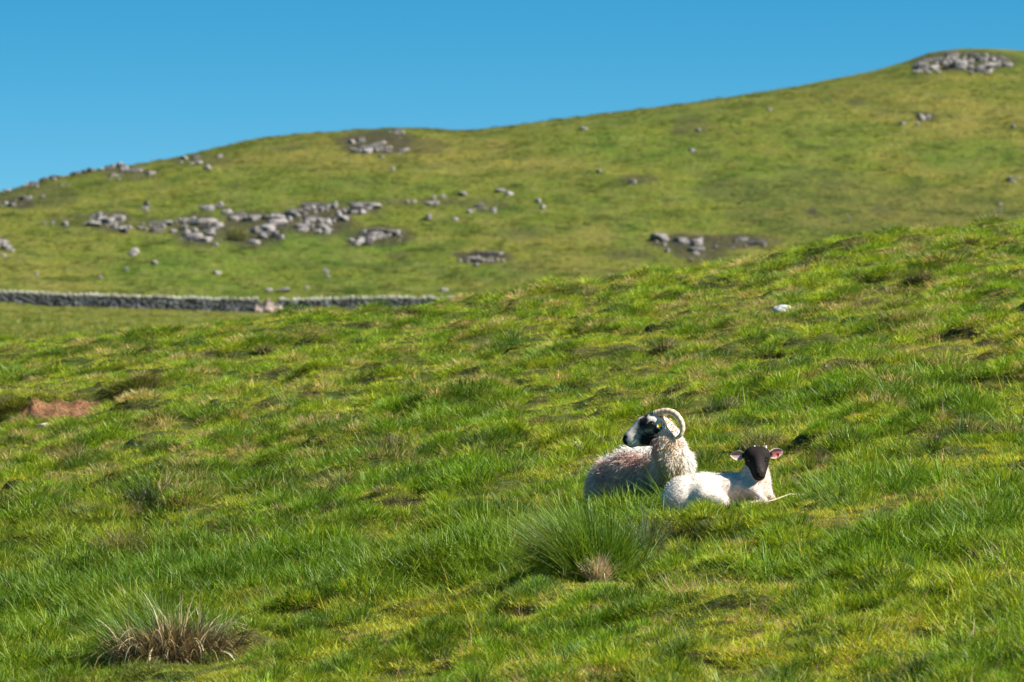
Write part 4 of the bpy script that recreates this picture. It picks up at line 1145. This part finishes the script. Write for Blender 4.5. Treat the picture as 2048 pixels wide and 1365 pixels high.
    for sgn in (1, -1):
        C_ = spline([H(a, b, d * sgn) for a, b, d in hp], 70); t = np.linspace(0, 1, 70)
        ring = .5 + .5 * np.sin(t * 2 * np.pi * 17 * (1 - .25 * t)); R = (.0198 * (1 - t) ** .5 + .003) * (1 + .07 * ring * (1 - t * .6)); R[:3] *= .95
        Vh, Qh, Th = tube(C_, R, 14); mh = mesh_np('horn', Vh - base, Qh, True, Th)
        setcol(mh, 'ring', np.concatenate([np.repeat(ring * .7 + .15, 14), [.2, .6]])); link('horn', mh, M_HORN, e)
        # ears, eyes
        Ve, Qe, Ce = ear_mesh(H(1314, 842, -.058 * sgn), H(1331, 858, -.115 * sgn), .052, (-.5, -.6 * sgn, .2), (.72, .68, .62), (.70, .60, .55))
        sp = noise3(Ve, 70, 12) > .22; Ce[sp] = (.03, .028, .03)
        me = mesh_np('ear', Ve - base, Qe, True); setcol(me, 'col', Ce); ear = link('ear', me, M_SKIN, e)
        link('eye', sphere_mesh('eye', H(1303, 847.5, -.061 * sgn) - base, .0125, M_EYE, (1, .8, .8)), None, e)
        # upper eyelid
        Vl, Ql, Tl = tube(spline([H(1297, 848, -.058 * sgn), H(1300, 844.5, -.066 * sgn), H(1304, 843.5, -.068 * sgn), H(1309, 846, -.062 * sgn)], 12), .004, 6)
        ml = mesh_np('eyelid', Vl - base, Ql, True, Tl); setcol(ml, 'col', np.tile((.03, .028, .028), (len(Vl), 1))); link('eyelid', ml, M_SKIN, e)
        if sgn == 1:
            t0 = H(1318, 851, -.095) - base; k = np.array([-.35, -.9, .15]); k /= np.linalg.norm(k); s1 = np.cross(k, [0, 0, 1.]); s1 /= np.linalg.norm(s1); s2 = np.cross(k, s1)
            Vt = []
            for d in (0, .004):
                for (a, b) in ((-.011, -.016), (.011, -.016), (.013, .004), (.005, .014), (-.005, .014), (-.013, .004)): Vt.append(t0 + s1 * a * .8 + s2 * -b * .8 + k * d)
            Qt = [[0, 1, 2, 5], [5, 2, 3, 4], [11, 8, 7, 6], [10, 9, 8, 11]] + [[i, (i + 1) % 6, (i + 1) % 6 + 6, i + 6] for i in range(6)]
            mt = mesh_np('ear_tag', Vt, Qt); mt.materials.append(M_TAGY); link('ear_tag', mt, None, ear)
    # woolly poll behind the horns
    return f
build_ewe()

def build_lamb():
    r = np.random.default_rng(5)
    P, base, e = animal('lamb', 35.0, (1430, 1028), 'white lamb with black face and pink ears lying in front of the horned sheep', 'lamb')
    prims = [
        (P(1370, 994, .03), P(1410, 990, .04), .128, .125, 1., .04), (P(1410, 990, .04), P(1466, 986, .03), .122, .108, 1., .05),
        (P(1466, 986, .03), P(1506, 976, .0), .104, .090, 1., .05), (P(1512, 985, -.02), P(1512, 958, -.01), .084, .078, 1., .05),
        (P(1511, 958, -.01), P(1513, 925, -.0), .076, .062, 1., .04),
        (P(1356, 1005, -.01), P(1375, 1012, -.04), .085, .07, 1., .05),                      # buttock
        (P(1408, 992, -.09), P(1440, 1004, -.12), .068, .050, 1., .035), (P(1442, 1004, -.12), P(1416, 1024, -.15), .046, .024, 1., .02),    # thigh, to hock
        (P(1416, 1025, -.155), P(1446, 1027, -.18), .020, .016, 1., .012), (P(1446, 1027, -.18), P(1458, 1027, -.185), .016, .014, 1., .01),     # shank, foot
        (P(1490, 978, -.07), P(1508, 984, -.10), .052, .036, 1., .03), (P(1506, 982, -.10), P(1529, 1003, -.15), .033, .021, 1., .02),      # fore limb to knee
        (P(1529, 1004, -.15), P(1494, 1009, -.165), .018, .014, 1., .012),
        (P(1532, 985, -.03), P(1547, 1001, -.06), .034, .018, 1., .025), (P(1547, 1002, -.06), P(1520, 1006, -.05), .016, .014, 1., .012),
        (P(1338, 985, .08), P(1332, 1003, .06), .022, .014, 1., .02),                        # tail
    ]
    head = [
        (P(1506, 912, -.03), P(1522, 912, -.03), .056, .056, 1., .02), (P(1514.5, 920, -.05), P(1518.5, 943, -.120), .056, .035, 1., .03),
        (P(1518.5, 946, -.125), P(1519, 950, -.13), .029, .027, 1., .015), (P(1515, 930, -.02), P(1518, 948, -.09), .056, .032, 1., .02),
        (P(1502, 915, -.065), P(1502, 918, -.065), .02, .02, 1., .012), (P(1526, 915, -.065), P(1526, 918, -.065), .02, .02, 1., .012),
        (P(1514, 918, -.085), P(1517, 936, -.13), .022, .016, 1., .02),
    ]
    fb = sdf_from(prims); fh = sdf_from(head)
    def f(p):
        d = smin(fb(p), fh(p), .025)
        for s in (-1, 1):
            d = np.maximum(d, -(np.linalg.norm(p - P(1514.8 + s * 17.5, 921, -.085), axis=1) - .012))
            d = np.maximum(d, -rcone(p, P(1519 + s * 5, 948, -.156), P(1519 + s * 3, 951, -.158), .0045, .004))
        d = np.maximum(d, -rcone(p, P(1511, 953.5, -.152), P(1527, 953.5, -.152), .0022, .0022))
        return d
    lo = P(1315, 1036, -.3); hi = P(1560, 885, .3); lo = np.array([lo[0], 34.72, lo[2] - .02]); hi = np.array([hi[0], 35.26, hi[2] + .03])
    V, Q = surface_nets(f, lo, hi, .005)
    px = 1024 + V[:, 0] / V[:, 1] * F; row = HOR - F * V[:, 2] / V[:, 1]
    dh = fh(V); db = fb(V)
    nz = noise3(V, 90, 3)
    wool = np.array([.70, .63, .55]); blk = np.array([.013, .009, .008])
    pk = np.array([.62, .43, .34])
    nl = noise3(V, 14, 9); sh = np.clip(sstep(1440, 1470, px) * .45 + .30 * sstep(.1, .6, nz) + .2 * sstep(.0, .6, nl) * sstep(960, 1000, row), 0, 1); col = wool * (1 - sh[:, None]) + pk * sh[:, None]  # shoulder and chest shade painted pinkish, plus random dirt in the wool
    rear = sstep(985, 1010, row) * (1 - sstep(1400, 1450, px)); col = col * (1 - .5 * rear[:, None]) + np.array([.50, .40, .36]) * .5 * rear[:, None]  # shade of the lower rump painted into the wool
    hm_ = sstep(.018, .008, dh + nz * .004) * (row < 962) * (V[:, 1] < P(0, 0, .01)[1] + nz * .01)
    hm_ = np.where((row > 930) & (db < .004) & (dh > -.002), 0, hm_)
    mz = np.exp(-((px - 1519) / 9) ** 2 - ((row - 940) / 10) ** 2) * .5
    hc = blk * np.ones((len(V), 1)) + np.array([.10, .08, .07]) * mz[:, None] * sstep(-.3, .3, nz)[:, None]  # sheen on the muzzle painted as a lighter patch
    col = col * (1 - hm_[:, None]) + hc * hm_[:, None]
    foot = (px > 1450) & (row > 1018) & (px < 1470); col[foot] = (.25, .2, .16)
    spots = (np.exp(-((px - 1502) / 9) ** 2 - ((row - 1000) / 5) ** 2) + nz * .7 > .75) & (V[:, 1] < 34.95); col[spots] = (.05, .045, .04)
    m = mesh_np('body', V - base, Q, True); setcol(m, 'col', col); link('body', m, M_SKIN, e)
    sel = np.where(hm_ < .25)[0]; idx = r.choice(sel, 10000); Pn = V[idx]; Nn = sdf_normals(f, Pn)
    c = col[idx] * r.uniform(.9, 1.12, len(idx))[:, None]
    Vf, Qf, Cf = locks(Pn - Nn * .002, Nn + r.normal(0, .45, Nn.shape), r.uniform(.008, .018, len(idx)), r.uniform(.002, .004, len(idx)), np.minimum(c, .88), r, .5, .7, 2)
    mf = mesh_np('wool', Vf - base, Qf); setcol(mf, 'col', Cf); link('wool', mf, M_WOOL, e)
    # ears
    for (b, t, s) in ((P(1490, 911, -.03), P(1460, 911, -.035), 1), (P(1536, 912, -.03), P(1567, 902, -.035), 2)):
        Ve, Qe, Ce = ear_mesh(b, t, .052, (0, -1, -.05 if s == 1 else .1), (.60, .49, .42), (.50, .30, .25) if s == 1 else (.50, .19, .18), .35)
        dk = np.linalg.norm(Ve - b, axis=1) < .022 + .012 * (noise3(Ve, 60, 4)); Ce[dk] = (.03, .02, .018)
        me = mesh_np('ear', Ve - base, Qe, True); setcol(me, 'col', Ce); ear = link('ear', me, M_SKIN, e)
        if s == 2:
            c0 = P(1554, 912, -.055) - base; Vt = []
            for d in (0, -.004):
                for (a, b2) in ((-.011, .018), (.013, .020), (.014, -.004), (.003, -.018), (-.004, -.018), (-.012, .0)): Vt.append(c0 + np.array([a, d, b2]) * np.array([.8, 1, .8]))
            Qt = [[0, 1, 2, 5], [5, 2, 3, 4], [11, 8, 7, 6], [10, 9, 8, 11]] + [[i, (i + 1) % 6, (i + 1) % 6 + 6, i + 6] for i in range(6)]
            mt = mesh_np('ear_tag', Vt, Qt); mt.materials.append(M_TAGR); link('ear_tag', mt, None, ear)
    for s in (-1, 1):
        link('eye', sphere_mesh('eye', P(1514.8 + s * 16.3, 921, -.081) - base, .011, M_EYE, (.8, .9, .9)), None, e)
        Vh, Qh, Th = tube([P(1520.5 + s * 10.5, 900, -.03), P(1520.5 + s * 11, 895, -.03), P(1520.5 + s * 11.5, 891.5, -.032)], np.array([.008, .0065, .003]), 8)
        mh = mesh_np('horn_bud', Vh - base, Qh, True, Th); setcol(mh, 'col', np.tile((.80, .74, .66), (len(Vh), 1))); link('horn_bud', mh, M_SKIN, e)
build_lamb()

# ------------------------------------------------------------------ light, sky, camera
SUN = Vector((.71, -.23, .665)).normalized()
el = math.asin(SUN.z); az = math.atan2(SUN.x, SUN.y)
w = bpy.data.worlds.new('World'); sc.world = w; w.use_nodes = True
nt = w.node_tree; bg = nt.nodes['Background']
sky = nt.nodes.new('ShaderNodeTexSky'); sky.sky_type = 'NISHITA'; sky.sun_disc = False
sky.sun_elevation = el; sky.sun_rotation = az; sky.air_density = 1.0; sky.dust_density = .2; sky.ozone_density = 3.5; sky.altitude = 300
tc = nt.nodes.new('ShaderNodeTexCoord'); ad = nt.nodes.new('ShaderNodeVectorMath'); ad.operation = 'MULTIPLY_ADD'; ad.inputs[1].default_value = (1, 1, 2.8); ad.inputs[2].default_value = (0, 0, .045)
nm = nt.nodes.new('ShaderNodeVectorMath'); nm.operation = 'NORMALIZE'
nt.links.new(tc.outputs['Generated'], ad.inputs[0]); nt.links.new(ad.outputs[0], nm.inputs[0]); nt.links.new(nm.outputs[0], sky.inputs['Vector'])
hs = nt.nodes.new('ShaderNodeHueSaturation'); hs.inputs['Saturation'].default_value = 1.43; hs.inputs['Hue'].default_value = .479
nt.links.new(sky.outputs[0], hs.inputs['Color']); nt.links.new(hs.outputs[0], bg.inputs['Color']); bg.inputs['Strength'].default_value = .062
ld = bpy.data.lights.new('sun', 'SUN'); ld.energy = 5.0; ld.angle = math.radians(.5); ld.color = (1, .94, .84)
lo_ = bpy.data.objects.new('sun', ld); C.objects.link(lo_); lo_.rotation_euler = (-SUN).to_track_quat('-Z', 'Y').to_euler()

cam = bpy.data.cameras.new('camera'); co = bpy.data.objects.new('camera', cam); C.objects.link(co)
cam.sensor_width = 36; cam.lens = F / 2048 * 36; cam.clip_start = .5; cam.clip_end = 5000
co.location = (0, 0, 0); co.rotation_euler = (math.radians(90) + math.atan((HOR - 682.5) / F), 0, 0)
cam.dof.use_dof = True; cam.dof.focus_distance = 35.2; cam.dof.aperture_fstop = 8.0
sc.camera = co
vs = sc.view_settings; vs.view_transform = 'Standard'; vs.look = 'None'; vs.exposure = 1.14; vs.gamma = 1
sc.cycles.max_bounces = 6; sc.cycles.transparent_max_bounces = 4; sc.cycles.diffuse_bounces = 3
